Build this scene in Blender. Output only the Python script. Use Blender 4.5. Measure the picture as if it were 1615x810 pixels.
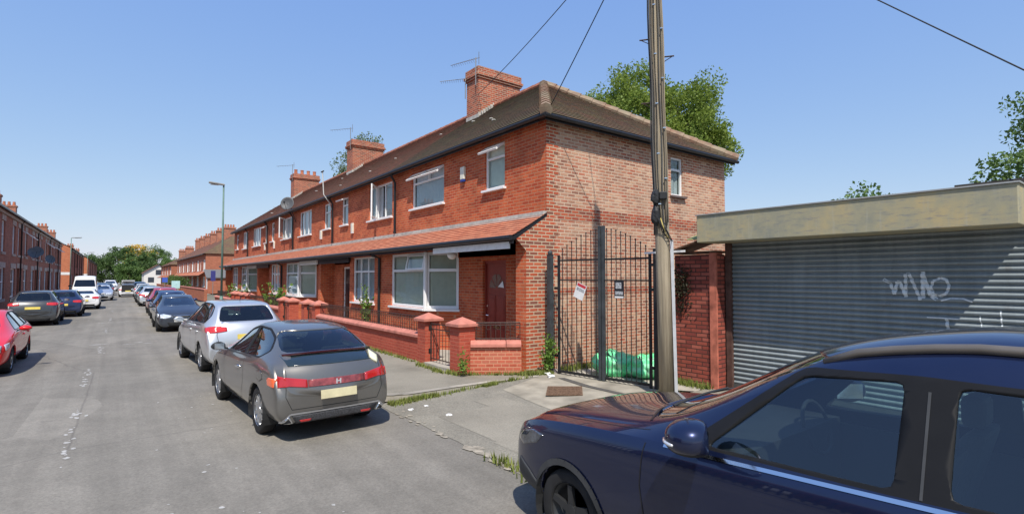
import bpy, bmesh, math, random
from mathutils import Vector, Matrix, noise
from mathutils.bvhtree import BVHTree
R = math.radians
C = bpy.context.scene.collection
for o in list(bpy.data.objects): bpy.data.objects.remove(o)

# ------------------------------------------------------------------ camera, sky, sun
sc = bpy.context.scene
cam = bpy.data.objects.new('camera', bpy.data.cameras.new('camera')); C.objects.link(cam)
cam.location = (0, 0, 2.0)
cam.rotation_euler = (R(90 + 2.232), 0, R(-37.28))
cam.data.sensor_width = 36; cam.data.lens = 36 * 821 / 1615.
cam.data.clip_end = 3000; cam.data.clip_start = .05
sc.camera = cam
SUN_EL, SUN_D = 55.5, Vector((-.36, -.60, 1.0)).normalized()
w = bpy.data.worlds.new('World'); sc.world = w; w.use_nodes = True
nt = w.node_tree; bg = nt.nodes['Background']; sky = nt.nodes.new('ShaderNodeTexSky')
sky.sky_type = 'NISHITA'; sky.sun_disc = False; sky.sun_elevation = R(SUN_EL)
sky.sun_rotation = math.atan2(SUN_D.x, SUN_D.y); sky.air_density = 1.0; sky.dust_density = .4; sky.ozone_density = 2.6
sp_ = nt.nodes.new('ShaderNodeSeparateColor'); cb_ = nt.nodes.new('ShaderNodeCombineColor'); nt.links.new(sky.outputs[0], sp_.inputs[0])
for i_, (g_, k_) in enumerate(((.66, 1.34), (.5, 1.82), (.15, 4.08))):     # tone of a slightly hazy summer sky
    a_ = nt.nodes.new('ShaderNodeMath'); a_.operation = 'POWER'; b_ = nt.nodes.new('ShaderNodeMath'); b_.operation = 'MULTIPLY'
    nt.links.new(sp_.outputs[i_], a_.inputs[0]); a_.inputs[1].default_value = g_; nt.links.new(a_.outputs[0], b_.inputs[0]); b_.inputs[1].default_value = k_; nt.links.new(b_.outputs[0], cb_.inputs[i_])
nt.links.new(cb_.outputs[0], bg.inputs[0]); bg.inputs[1].default_value = .14
sun = bpy.data.objects.new('sun', bpy.data.lights.new('sun', 'SUN')); C.objects.link(sun)
sun.data.energy = 4.6; sun.data.angle = R(.55); sun.data.color = (1, .94, .84)
sun.rotation_euler = SUN_D.to_track_quat('Z', 'Y').to_euler()
sc.view_settings.view_transform = 'Standard'; sc.view_settings.look = 'None'
sc.view_settings.gamma = 1; sc.view_settings.use_curve_mapping = False; sc.view_settings.exposure = .22
sc.render.engine = 'CYCLES'; sc.cycles.transparent_max_bounces = 24; sc.cycles.max_bounces = 8

# ------------------------------------------------------------------ materials
MAT = {}
class N:
    def __init__(s, name):
        s.m = bpy.data.materials.new(name); s.m.use_nodes = True; s.t = s.m.node_tree
        s.p = s.t.nodes['Principled BSDF']; s.out = s.t.nodes['Material Output']
        s.p.inputs['Specular IOR Level'].default_value = .3
    def n(s, ty, **k):
        x = s.t.nodes.new(ty)
        for a, b in k.items():
            if a in x.inputs: x.inputs[a].default_value = b
            else: setattr(x, a, b)
        return x
    def l(s, a, b): s.t.links.new(a, b)
    def set(s, **k):
        for a, b in k.items():
            a = a.replace('_', ' ')
            if isinstance(b, (tuple, list)) and len(b) == 3: b = (*b, 1)
            s.p.inputs[a].default_value = b
    def pos(s): return s.n('ShaderNodeNewGeometry').outputs['Position']
    def obj(s): return s.n('ShaderNodeTexCoord').outputs['Object']
    def noise(s, vec, scale, detail=4, rough=.55):
        x = s.n('ShaderNodeTexNoise'); x.inputs['Scale'].default_value = scale
        x.inputs['Detail'].default_value = detail; x.inputs['Roughness'].default_value = rough
        if vec is not None: s.l(vec, x.inputs['Vector'])
        return x.outputs['Fac']
    def ramp(s, fac, stops, const=False):
        x = s.n('ShaderNodeValToRGB'); e = x.color_ramp.elements
        if const: x.color_ramp.interpolation = 'CONSTANT'
        while len(e) < len(stops): e.new(.5)
        for i, (p, c) in enumerate(stops):
            e[i].position = p; e[i].color = (c, c, c, 1) if isinstance(c, (int, float)) else (*c, 1)
        s.l(fac, x.inputs[0]); return x.outputs[0]
    def mix(s, fac, a, b, mode='MIX'):
        x = s.n('ShaderNodeMix', data_type='RGBA', blend_type=mode)
        for i, v in ((0, fac), (6, a), (7, b)):
            if hasattr(v, 'links'): s.l(v, x.inputs[i])
            else: x.inputs[i].default_value = (*v, 1) if isinstance(v, tuple) else v
        return x.outputs[2]
    def bump(s, h, strength=.3, dist=.01):
        x = s.n('ShaderNodeBump'); x.inputs['Strength'].default_value = strength; x.inputs['Distance'].default_value = dist
        s.l(h, x.inputs['Height']); s.l(x.outputs[0], s.p.inputs['Normal'])
    def col(s, c): s.l(c, s.p.inputs['Base Color'])
    def uv(s, u):        # wall coordinates (u, z) from world position
        p = s.n('ShaderNodeSeparateXYZ'); s.l(s.pos(), p.inputs[0])
        X, Y, Z = p.outputs
        if u == 'X': a = X
        elif u == 'Y': a = Y
        else:
            mm = s.n('ShaderNodeMath', operation='ADD' if u == 'X+Y' else 'SUBTRACT'); s.l(X, mm.inputs[0]); s.l(Y, mm.inputs[1]); a = mm.outputs[0]
        c = s.n('ShaderNodeCombineXYZ'); s.l(a, c.inputs[0]); s.l(Z, c.inputs[1]); return c.outputs[0], Z

def plain(name, col, rough=.6, metal=0, var=.12, scale=6, spec=.3, coat=0, bump=0):
    if name in MAT: return MAT[name]
    a = N(name); a.set(Roughness=rough, Metallic=metal, Coat_Weight=coat); a.p.inputs['Specular IOR Level'].default_value = spec
    f = a.noise(a.pos() if var > .3 else a.obj(), scale)
    lo = tuple(c * (1 - var) for c in col); hi = tuple(min(1, c * (1 + var)) for c in col)
    a.col(a.ramp(f, [(.3, lo), (.7, hi)]))
    if bump: a.bump(f, bump)
    MAT[name] = a.m; return a.m

def brick(name, palette, mortar, u='X+Y', bw=.225, rh=.075, ms=.011, dirt=.25, patches=None, painted=0):
    if name in MAT: return MAT[name]
    a = N(name); vec, Z = a.uv(u)
    jit = a.n('ShaderNodeVectorMath', operation='ADD'); a.l(vec, jit.inputs[0])
    nz = a.n('ShaderNodeTexNoise'); nz.inputs['Scale'].default_value = 3.; a.l(a.pos(), nz.inputs['Vector'])
    sc_ = a.n('ShaderNodeVectorMath', operation='SCALE'); sc_.inputs['Scale'].default_value = .008; a.l(nz.outputs['Color'], sc_.inputs[0]); a.l(sc_.outputs[0], jit.inputs[1])
    b = a.n('ShaderNodeTexBrick'); a.l(jit.outputs[0], b.inputs['Vector'])
    b.inputs['Color1'].default_value = (0, 0, 0, 1); b.inputs['Color2'].default_value = (1, 1, 1, 1); b.inputs['Mortar'].default_value = (.5, .5, .5, 1)
    b.inputs['Scale'].default_value = 1; b.inputs['Mortar Size'].default_value = ms; b.inputs['Mortar Smooth'].default_value = .25
    b.inputs['Brick Width'].default_value = bw; b.inputs['Row Height'].default_value = rh; b.inputs['Bias'].default_value = 0
    n = len(palette); c = a.ramp(b.outputs['Color'], [(i / n, p) for i, p in enumerate(palette)], True)
    big = a.noise(a.pos(), .7, 6, .65); fine = a.noise(a.pos(), 22, 5, .7)
    c = a.mix(.35, c, a.ramp(fine, [(.25, .35), (.75, .65)]), 'OVERLAY')
    if patches: c = a.mix(a.ramp(big, [(.45, 0.), (.62, patches[1])]), c, patches[0])
    if not painted: c = a.mix(b.outputs['Fac'], c, mortar)
    else: c = a.mix(b.outputs['Fac'], c, a.mix(1 - painted, c, mortar))
    st = a.noise(a.pos(), 1.7, 7, .7)
    c = a.mix(dirt, c, a.ramp(st, [(.3, .18), (.7, .8)]), 'OVERLAY')
    a.col(c); a.set(Roughness=.88)
    inv = a.n('ShaderNodeMath', operation='SUBTRACT'); inv.inputs[0].default_value = 1; a.l(b.outputs['Fac'], inv.inputs[1])
    ad = a.n('ShaderNodeMath', operation='MULTIPLY_ADD'); a.l(fine, ad.inputs[0]); ad.inputs[1].default_value = .35; a.l(inv.outputs[0], ad.inputs[2])
    a.bump(ad.outputs[0], .55, .008)
    MAT[name] = a.m; return a.m

def tiles(name, palette, u, moss=None, bw=.17, rough=.85):
    if name in MAT: return MAT[name]
    a = N(name); vec, Z = a.uv(u)
    b = a.n('ShaderNodeTexBrick'); a.l(vec, b.inputs['Vector'])
    b.inputs['Color1'].default_value = (0, 0, 0, 1); b.inputs['Color2'].default_value = (1, 1, 1, 1); b.inputs['Mortar'].default_value = (.0, .0, .0, 1)
    b.inputs['Scale'].default_value = 1; b.inputs['Mortar Size'].default_value = .004; b.inputs['Brick Width'].default_value = bw; b.inputs['Row Height'].default_value = .066
    n = len(palette); c = a.ramp(b.outputs['Color'], [(i / n, p) for i, p in enumerate(palette)], True)
    f2 = a.noise(a.pos(), 1.2, 8, .7); f3 = a.noise(a.pos(), 14, 6, .7)
    c = a.mix(.4, c, a.ramp(f3, [(.3, .3), (.7, .7)]), 'OVERLAY')
    if moss:
        c = a.mix(a.ramp(f2, [(.42, 0.), (.6, moss[1])]), c, moss[0])
        c = a.mix(a.ramp(a.noise(a.pos(), 9, 6, .75), [(.62, 0.), (.7, .8)]), c, (.26, .24, .17))
    a.col(c); a.set(Roughness=rough); a.bump(f3, .5, .012); MAT[name] = a.m; return a.m

def glass(name='window_glass', tint=(.75, .82, .8), dark=.25, refl=1.0):
    if name in MAT: return MAT[name]
    a = N(name); t = a.n('ShaderNodeBsdfTransparent'); t.inputs[0].default_value = (*[x * (1 - dark) for x in tint], 1)
    g = a.n('ShaderNodeBsdfGlossy'); g.inputs['Roughness'].default_value = .015; g.inputs[0].default_value = (.95, .97, 1, 1)
    fr = a.n('ShaderNodeLayerWeight', Blend=.5); pw = a.n('ShaderNodeMath', operation='POWER'); a.l(fr.outputs['Facing'], pw.inputs[0]); pw.inputs[1].default_value = 4.2
    mm = a.n('ShaderNodeMath', operation='MULTIPLY_ADD', use_clamp=True); a.l(pw.outputs[0], mm.inputs[0]); mm.inputs[1].default_value = refl * .8; mm.inputs[2].default_value = .045 * refl
    mx = a.n('ShaderNodeMixShader'); a.l(mm.outputs[0], mx.inputs[0]); a.l(t.outputs[0], mx.inputs[1]); a.l(g.outputs[0], mx.inputs[2]); a.l(mx.outputs[0], a.out.inputs[0])
    MAT[name] = a.m; return a.m

def paint(name, col, metal=.5, rough=.35, flake=True, dusty=.06):
    if name in MAT: return MAT[name]
    a = N(name); a.set(Metallic=metal, Roughness=rough, Coat_Weight=1., Coat_Roughness=.03)
    f = a.noise(a.obj(), 2.2, 6, .7)
    a.col(a.mix(a.ramp(f, [(.42, 0.), (.75, dusty * 4)]), col, tuple(c * .8 + .09 for c in col)))
    a.l(a.ramp(a.noise(a.obj(), 5, 5, .7), [(.35, .02), (.75, .02 + dusty * 1.5)]), a.p.inputs['Coat Roughness'])
    MAT[name] = a.m; return a.m

RED = [(.47, .088, .034), (.53, .11, .042), (.44, .078, .03), (.50, .12, .048), (.55, .12, .045), (.40, .068, .028)]
B_FACE = brick('red_facing_brick', RED, (.46, .225, .13), dirt=.42, ms=.0095)
B_SIDE = brick('mixed_gable_brick', [(.44, .20, .125), (.34, .145, .095), (.48, .245, .155), (.42, .13, .075), (.53, .31, .20), (.28, .12, .08), (.46, .18, .105), (.38, .18, .115)], (.55, .41, .30), patches=((.57, .39, .27), .4), ms=.013, dirt=.32)
B_BAND = brick('dark_red_band_brick', [(.40, .09, .045), (.33, .07, .04), (.44, .11, .055), (.24, .07, .045)], (.42, .32, .23))
B_QUOIN = brick('quoin_brick', [(.42, .09, .045), (.46, .11, .05), (.22, .08, .055), (.40, .085, .04), (.44, .10, .05), (.24, .08, .05)], (.50, .40, .28))
B_WALL = brick('painted_garden_brick', [(.40, .075, .045), (.43, .085, .05), (.38, .07, .042)], (.42, .14, .09), painted=.4, dirt=.18)
B_DIAG = brick('painted_garden_brick_diagonal', [(.43, .10, .06), (.47, .12, .07), (.40, .09, .05), (.44, .13, .08)], (.55, .26, .16), u='X-Y', dirt=.15)
B_OLD = brick('old_terrace_brick', [(.30, .085, .05), (.35, .10, .058), (.25, .072, .045), (.38, .115, .065)], (.30, .17, .12), dirt=.3)
B_ORANGE = brick('orange_gable_brick', [(.52, .13, .055), (.48, .11, .05), (.55, .15, .065)], (.45, .25, .15), dirt=.15)
B_ALLEY = brick('painted_alley_brick', [(.27, .06, .04), (.32, .075, .05), (.22, .05, .038), (.36, .10, .07)], (.09, .035, .028), dirt=.4)
T_DARK = tiles('mossy_dark_tile', [(.11, .075, .05), (.085, .06, .042), (.14, .085, .055), (.10, .07, .048)], 'Y', moss=((.12, .115, .06), .5))
T_HIP = tiles('mossy_hip_tile', [(.15, .085, .055), (.11, .07, .048), (.18, .10, .06), (.12, .08, .055)], 'X', moss=((.13, .12, .06), .55))
T_RED = tiles('weathered_red_tile', [(.20, .085, .055), (.16, .07, .048), (.24, .10, .065), (.17, .08, .055)], 'Y', moss=((.15, .11, .07), .5))
T_CAN = tiles('red_canopy_tile', [(.50, .19, .11), (.44, .155, .09), (.54, .22, .13), (.40, .14, .085)], 'Y', moss=((.40, .20, .13), .3), bw=.17)
T_RIDGE = tiles('pale_hip_ridge_tile', [(.26, .155, .105), (.21, .125, .09), (.30, .20, .14)], 'X', moss=((.30, .265, .19), .7))
T_RIDGER = plain('red_ridge_tile', (.31, .125, .08), .8, var=.35, scale=4)
T_OLD = tiles('old_slate', [(.10, .085, .08), (.08, .07, .07), (.13, .10, .09)], 'Y', moss=((.14, .11, .08), .5), bw=.3)
UPVC = plain('white_upvc', (.80, .80, .80), .35, var=.03)
WHITEP = plain('white_paint', (.74, .73, .72), .6, var=.1, scale=9)
PEEL = plain('peeling_white_paint', (.72, .69, .69), .75, var=.35, scale=7)
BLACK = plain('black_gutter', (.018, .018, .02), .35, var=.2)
IRON = plain('black_iron', (.02, .02, .022), .42, var=.35, scale=8)
RUSTI = plain('rusty_iron', (.055, .035, .03), .6, var=.5, scale=20)
STEELD = plain('grey_black_steel', (.05, .055, .06), .45, var=.3)
LEAD = plain('lead_flashing', (.44, .42, .38), .6, var=.25, scale=5)
STONE = plain('pale_stone', (.46, .38, .32), .85, var=.25, scale=5)
COPE = plain('pink_coping', (.50, .19, .145), .75, var=.22, scale=5, bump=.2)
CONC = plain('concrete', (.38, .35, .30), .9, var=.2, scale=3, bump=.3)
CURT = plain('vertical_blind_cloth', (.80, .81, .72), .9, var=.06)
NET = plain('net_curtain', (.55, .57, .60), .9, var=.08)
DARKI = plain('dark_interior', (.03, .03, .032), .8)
GL = glass('window_glass', dark=.06, refl=1.1)
GLC = glass('car_glass', (.55, .68, .66), .45, 1.6)
GLD = glass('tinted_car_glass', (.3, .36, .38), .6, 1.3)
RUB = plain('tyre_rubber', (.022, .022, .023), .8, var=.3)
ALLOY = plain('alloy_rim', (.55, .56, .58), .3, .9, var=.05)
PLAST = plain('black_plastic', (.025, .026, .028), .5)
CHROME = plain('chrome', (.75, .77, .8), .12, 1, var=.02)
LRED = plain('tail_lamp_red', (.55, .02, .02), .15, coat=1, spec=.6)
LRED2 = plain('tail_lamp_strip', (.42, .05, .06), .15, coat=1, spec=.6)
LORG = plain('indicator_orange', (.75, .13, .04), .15, coat=1, spec=.6)
LCLR = plain('clear_lamp', (.62, .66, .70), .1, .3, coat=1, var=.3, scale=14)
YEL = plain('yellow_plate', (.70, .55, .12), .5)
WPL = plain('white_plate', (.72, .72, .70), .5)

# ------------------------------------------------------------------ mesh helpers
def origin(o):
    v = Vector((0, 0, 0))
    while o is not None: v = v + o.location; o = o.parent
    return v
class MB:
    def __init__(s): s.v = []; s.f = []; s.mi = []; s.k = 0
    def quad(s, *p, flip=False):
        i = len(s.v); s.v += [Vector(q) for q in p]; s.f.append(tuple(range(i, i + len(p)))); s.mi.append(s.k)
    def box(s, x0, x1, y0, y1, z0, z1): return s.obox((x0, y0, z0), (x1 - x0, 0, 0), (0, y1 - y0, 0), (0, 0, z1 - z0))
    def obox(s, P, a, b, c):
        P, a, b, c = map(Vector, (P, a, b, c)); i = len(s.v)
        s.v += [P, P + a, P + a + b, P + b, P + c, P + a + c, P + a + b + c, P + b + c]
        F = [(0, 3, 2, 1), (4, 5, 6, 7), (0, 1, 5, 4), (1, 2, 6, 5), (2, 3, 7, 6), (3, 0, 4, 7)]
        if a.cross(b).dot(c) < 0: F = [f[::-1] for f in F]
        s.f += [tuple(i + j for j in f) for f in F]; s.mi += [s.k] * 6; return s
    def tube(s, pts, r, n=8, cap=True):
        pts = [Vector(p) for p in pts]; rs = r if isinstance(r, (list, tuple)) else [r] * len(pts); i0 = len(s.v); up = None
        for k, p in enumerate(pts):
            d = (pts[min(k + 1, len(pts) - 1)] - pts[max(k - 1, 0)]).normalized()
            if up is None or abs(up.dot(d)) > .98: up = Vector((0, 0, 1)) if abs(d.z) < .9 else Vector((1, 0, 0))
            a = d.cross(up).normalized(); b = d.cross(a).normalized()
            for j in range(n):
                t = 2 * math.pi * j / n; s.v.append(p + (a * math.cos(t) + b * math.sin(t)) * rs[k])
        for k in range(len(pts) - 1):
            for j in range(n):
                a_, b_ = i0 + k * n + j, i0 + k * n + (j + 1) % n
                s.f.append((a_, b_, b_ + n, a_ + n)); s.mi.append(s.k)
        if cap:
            s.f.append(tuple(range(i0, i0 + n))); s.f.append(tuple(range(i0 + len(pts) * n - 1, i0 + (len(pts) - 1) * n - 1, -1))); s.mi += [s.k] * 2
        return s
    def lathe(s, P, prof, n=16, axis='Z'):
        i0 = len(s.v); P = Vector(P)
        for (r, h) in prof:
            for j in range(n):
                t = 2 * math.pi * j / n; c, q = r * math.cos(t), r * math.sin(t)
                s.v.append(P + (Vector((c, q, h)) if axis == 'Z' else Vector((h, c, q)) if axis == 'X' else Vector((q, h, c))))
        for k in range(len(prof) - 1):
            for j in range(n):
                a, b = i0 + k * n + j, i0 + k * n + (j + 1) % n; s.f.append((a, b, b + n, a + n)); s.mi.append(s.k)
        return s
    def prism(s, poly, d):
        i = len(s.v); n = len(poly); d = Vector(d); s.v += [Vector(p) for p in poly] + [Vector(p) + d for p in poly]
        s.f.append(tuple(range(i, i + n))[::-1]); s.f.append(tuple(range(i + n, i + 2 * n)))
        s.f += [(i + j, i + (j + 1) % n, i + n + (j + 1) % n, i + n + j) for j in range(n)]; s.mi += [s.k] * (n + 2); return s
    def blob(s, P, rx, ry, rz, n=10, m=7, amp=.1, seed=0, rot=0):
        i0 = len(s.v); P = Vector(P)
        for k in range(m + 1):
            ph = math.pi * k / m
            for j in range(n):
                t = 2 * math.pi * j / n; d = Vector((math.sin(ph) * math.cos(t), math.sin(ph) * math.sin(t), math.cos(ph)))
                q = 1 + amp * noise.noise(d * 2.2 + Vector((seed, seed * .7, 0))) * 2
                v = Vector((d.x * rx * q, d.y * ry * q, d.z * rz * q)); v.rotate(Matrix.Rotation(rot, 3, 'Z')); s.v.append(P + v)
        for k in range(m):
            for j in range(n):
                a, b = i0 + k * n + j, i0 + k * n + (j + 1) % n; s.f.append((a, a + n, b + n, b)); s.mi.append(s.k)
        return s
    def build(s, name, mat, parent=None, smooth=False, bevel=0, local=False, weld=False):
        me = bpy.data.meshes.new(name); off = Vector() if local else origin(parent)
        me.from_pydata([v - off for v in s.v], [], s.f); mats = mat if isinstance(mat, (list, tuple)) else [mat]
        for m in mats: me.materials.append(m)
        if len(mats) > 1: me.polygons.foreach_set('material_index', s.mi)
        bm = bmesh.new(); bm.from_mesh(me)
        if weld: bmesh.ops.remove_doubles(bm, verts=bm.verts, dist=.0008)
        bmesh.ops.recalc_face_normals(bm, faces=bm.faces)
        for f in bm.faces: f.smooth = smooth
        bm.to_mesh(me); bm.free()
        o = bpy.data.objects.new(name, me); C.objects.link(o); o.parent = parent
        if bevel:
            b = o.modifiers.new('bevel', 'BEVEL'); b.width = bevel; b.segments = 2; b.limit_method = 'ANGLE'; b.angle_limit = R(50)
        return o
def thing(name, label, cat, loc=(0, 0, 0), group=None, rz=0):
    o = bpy.data.objects.new(name, None); C.objects.link(o); o.location = loc; o.rotation_euler.z = rz; o.empty_display_size = .2
    bpy.context.view_layer.update; o['label'] = label; o['category'] = cat
    if group: o['group'] = group
    return o
def tag(o, label, cat, group=None):
    o['label'] = label; o['category'] = cat
    if group: o['group'] = group
    return o
def struct(o): o['kind'] = 'structure'; return o
def dup(root, loc, rz=0, label=None, group=None, cat=None):
    def cp(o, par):
        c = o.copy(); C.objects.link(c); c.parent = par
        for ch in list(KIDS.get(o.name, [])) or [x for x in o.children]: cp(ch, c)
        return c
    c = cp(root, None); c.location = loc; c.rotation_euler = (0, 0, rz)
    if label: c['label'] = label
    if group: c['group'] = group
    if cat: c['category'] = cat
    return c
KIDS = {}

def plate(mb, P, u, nrm, W, H, holes, depth, back=False, up=(0, 0, 1)):
    """slab W x H with rectangular holes (u0,u1,v0,v1); front face at P, reveals go back by depth along -nrm"""
    P, u, nrm, up = Vector(P), Vector(u).normalized(), Vector(nrm).normalized(), Vector(up)
    us = sorted({0, W, *[h[0] for h in holes], *[h[1] for h in holes]}); vs = sorted({0, H, *[h[2] for h in holes], *[h[3] for h in holes]})
    solid = lambda a, b: not any(h[0] < a < h[1] and h[2] < b < h[3] for h in holes)
    q = lambda a, b, d=0: P + u * a + up * b - nrm * d
    for i in range(len(us) - 1):
        for j in range(len(vs) - 1):
            if solid((us[i] + us[i + 1]) / 2, (vs[j] + vs[j + 1]) / 2):
                a, b, c, d = us[i], us[i + 1], vs[j], vs[j + 1]
                mb.quad(q(a, c), q(b, c), q(b, d), q(a, d))
                if back: mb.quad(q(a, c, depth), q(a, d, depth), q(b, d, depth), q(b, c, depth))
    for (a, b, c, d) in holes + ([(0, W, 0, H)] if back else []):
        mb.quad(q(a, c), q(a, c, depth), q(a, d, depth), q(a, d)); mb.quad(q(b, c), q(b, d), q(b, d, depth), q(b, c, depth))
        if c > 0 or back: mb.quad(q(a, c), q(b, c), q(b, c, depth), q(a, c, depth))
        mb.quad(q(a, d), q(a, d, depth), q(b, d, depth), q(b, d))
    return mb

def window(root, P, u, nrm, W, H, panes, blind='vertical', sill=True, inset=.05, fm=None, openers=(), sillm=None, fw=.055):
    """panes: (u0,u1,v0,v1) fractions of W and H. openers: (pane index, kind, degrees) swings that pane's own sash"""
    P, u, nrm = Vector(P), Vector(u).normalized(), Vector(nrm).normalized(); fm = fm or UPVC; Z = Vector((0, 0, 1))
    holes = []
    for (a, b, c, d) in panes:
        holes.append((a * W + (fw if a == 0 else fw / 2), b * W - (fw if b == 1 else fw / 2), c * H + (fw if c == 0 else fw / 2), d * H - (fw if d == 1 else fw / 2)))
    F = MB(); plate(F, P - nrm * inset, u, nrm, W, H, holes, .06, back=True); fr = F.build('window', fm, root)
    op = {o[0]: o for o in openers}; G = MB()
    for i, (a, b, c, d) in enumerate(holes):
        if i in op:
            _, kind, ang = op[i]; A = R(ang); e = .03; w_, h_ = b - a + 2 * e, d - c + 2 * e
            if kind == 'top':
                base = P + u * (a - e) + Z * (d + e); up = -Z * math.cos(A) + nrm * math.sin(A); n2 = nrm * math.cos(A) + Z * math.sin(A); uu = u
                S = MB(); plate(S, base, uu, n2, w_, h_, [(.05, w_ - .05, .05, h_ - .05)], .045, back=True, up=up)
                g = [base + uu * x + up * y - n2 * .02 for x, y in ((.05, .05), (w_ - .05, .05), (w_ - .05, h_ - .05), (.05, h_ - .05))]
            else:
                base = P + u * (a - e) + Z * (c - e); uu = u * math.cos(A) + nrm * math.sin(A); n2 = nrm * math.cos(A) - u * math.sin(A)
                S = MB(); plate(S, base, uu, n2, w_, h_, [(.05, w_ - .05, .05, h_ - .05)], .045, back=True)
                g = [base + uu * x + Z * y - n2 * .02 for x, y in ((.05, .05), (w_ - .05, .05), (w_ - .05, h_ - .05), (.05, h_ - .05))]
            so = S.build('sash', fm, fr); M2 = MB(); M2.quad(*g); M2.build('pane', GL, fr)
        else:
            q = P - nrm * (inset + .03); G.quad(q + u * a + Z * c, q + u * b + Z * c, q + u * b + Z * d, q + u * a + Z * d)
    G.build('pane', GL, fr)
    if blind:
        B = MB(); q = P - nrm * (inset + .085); n = max(4, int(W / .09)); g0 = .46 if blind == 'parted' else 9
        for k in range(n):
            t0, t1 = k / n, (k + 1) / n
            if blind == 'parted' and .45 < (t0 + t1) / 2 < .57: continue
            if blind == 'half' and t0 > .3 and t1 < .7: continue
            o1, o2 = (.0, .035) if k % 2 else (.035, .0)
            if blind == 'vertical': o1, o2, t1 = 0, .055, t0 + .86 / n
            B.quad(q + u * W * t0 - nrm * o1 + Z * .02, q + u * W * t1 - nrm * o2 + Z * .02, q + u * W * t1 - nrm * o2 + Z * (H - .02), q + u * W * t0 - nrm * o1 + Z * (H - .02))
        B.build('blind' if blind == 'vertical' else 'curtain', CURT if blind == 'vertical' else NET, fr)
    if sill:
        S = MB(); S.obox(P - u * .06 - Z * .06 + nrm * .09, u * (W + .12), -nrm * .16, Z * .055); S.build('sill', sillm or UPVC, fr, bevel=.004)
    return fr

def slope(mb, A, B, Cc, D, n, th=.022):
    """stepped tile courses: eaves A->B, top D->C"""
    A, B, Cc, D = map(Vector, (A, B, Cc, D)); nm = (B - A).cross(D - A).normalized()
    if nm.z < 0: nm = -nm
    for k in range(n):
        t0, t1 = k / n, min(1, (k + 1.15) / n)
        a0, b0 = A.lerp(D, t0), B.lerp(Cc, t0); a1, b1 = A.lerp(D, t1), B.lerp(Cc, t1)
        mb.quad(a0 + nm * th, b0 + nm * th, b1, a1); mb.quad(a0 + nm * (-.004), b0 + nm * (-.004), b0 + nm * th, a0 + nm * th)
    return mb

def tilt_box(mb, p0, p1, w, h, up=(0, 0, 1)):
    p0, p1 = Vector(p0), Vector(p1); d = (p1 - p0); up = Vector(up); s_ = d.cross(up).normalized(); up = s_.cross(d).normalized()
    return mb.obox(p0 - s_ * w / 2 - up * h / 2, d, s_ * w, up * h)

# ================================================================== GROUND
a = N('road_asphalt'); p = a.pos()
big = a.noise(p, .35, 5, .6); mid = a.noise(p, 2.4, 7, .7); fin = a.noise(p, 45, 4, .8)
mp = a.n('ShaderNodeMapping'); mp.inputs['Scale'].default_value = (1.3, .04, 1); a.l(p, mp.inputs[0]); streak = a.noise(mp.outputs[0], 2.2, 5, .6)
c = a.ramp(big, [(.3, (.19, .176, .152)), (.7, (.24, .222, .192))])
c = a.mix(.5, c, a.ramp(streak, [(.3, .36), (.7, .62)]), 'OVERLAY'); c = a.mix(.5, c, a.ramp(mid, [(.3, .38), (.7, .62)]), 'OVERLAY')
c = a.mix(.55, c, a.ramp(fin, [(.3, .25), (.7, .75)]), 'OVERLAY')
vo = a.n('ShaderNodeTexVoronoi', feature='DISTANCE_TO_EDGE'); a.l(a.mix(.12, p, a.noise(p, 2)), vo.inputs['Vector']); vo.inputs['Scale'].default_value = .23
cr = a.ramp(vo.outputs['Distance'], [(.0, .55), (.0035, 0.)]); c = a.mix(cr, c, (.11, .10, .09))
sp = a.n('ShaderNodeTexVoronoi'); a.l(p, sp.inputs['Vector']); sp.inputs['Scale'].default_value = 3.1
c = a.mix(a.ramp(sp.outputs['Distance'], [(.018, .5), (.03, 0.)]), c, (.42, .41, .38))
vp = a.n('ShaderNodeTexVoronoi'); mp3 = a.n('ShaderNodeMapping'); mp3.inputs['Scale'].default_value = (.55, .16, 1); a.l(a.mix(.04, p, a.noise(p, 4)), mp3.inputs[0]); a.l(mp3.outputs[0], vp.inputs['Vector']); vp.inputs['Scale'].default_value = 1
c = a.mix(.45, c, a.ramp(vp.outputs['Color'], [(.2, .36), (.8, .60)]), 'OVERLAY')
oil = a.ramp(a.noise(p, 1.3, 8, .75), [(.60, 0.), (.72, .45)]); c = a.mix(oil, c, (.11, .10, .09))
a.col(c); a.set(Roughness=.85); a.bump(fin, .35, .01); ROAD = a.m
a = N('pavement_asphalt'); p = a.pos()
c = a.ramp(a.noise(p, .8, 7, .65), [(.3, (.18, .165, .135)), (.5, (.245, .225, .185)), (.7, (.285, .262, .215))]); fin = a.noise(p, 40, 4, .8)
c = a.mix(.5, c, a.ramp(fin, [(.3, .25), (.7, .75)]), 'OVERLAY'); a.col(c); a.set(Roughness=.9); a.bump(fin, .4, .01); PAVE = a.m
a = N('apron_asphalt'); p = a.pos()
c = a.ramp(a.noise(p, 1.1, 8, .7), [(.3, (.175, .162, .135)), (.7, (.275, .255, .21))]); fin = a.noise(p, 34, 4, .8)
c = a.mix(.6, c, a.ramp(fin, [(.3, .2), (.7, .8)]), 'OVERLAY'); a.col(c); a.set(Roughness=.9); a.bump(fin, .5, .012); APRON = a.m
SLAB = plain('pale_concrete_slab', (.31, .28, .225), .9, var=.3, scale=2.2, bump=.25)
LAND = plain('far_ground', (.16, .15, .11), .95, var=.35, scale=.15)
KERB = brick('kerb_stone', [(.36, .33, .28), (.31, .285, .245), (.39, .355, .30), (.33, .30, .26)], (.09, .08, .06), u='X+Y', bw=.915, rh=9, ms=.008, dirt=.4)

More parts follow.
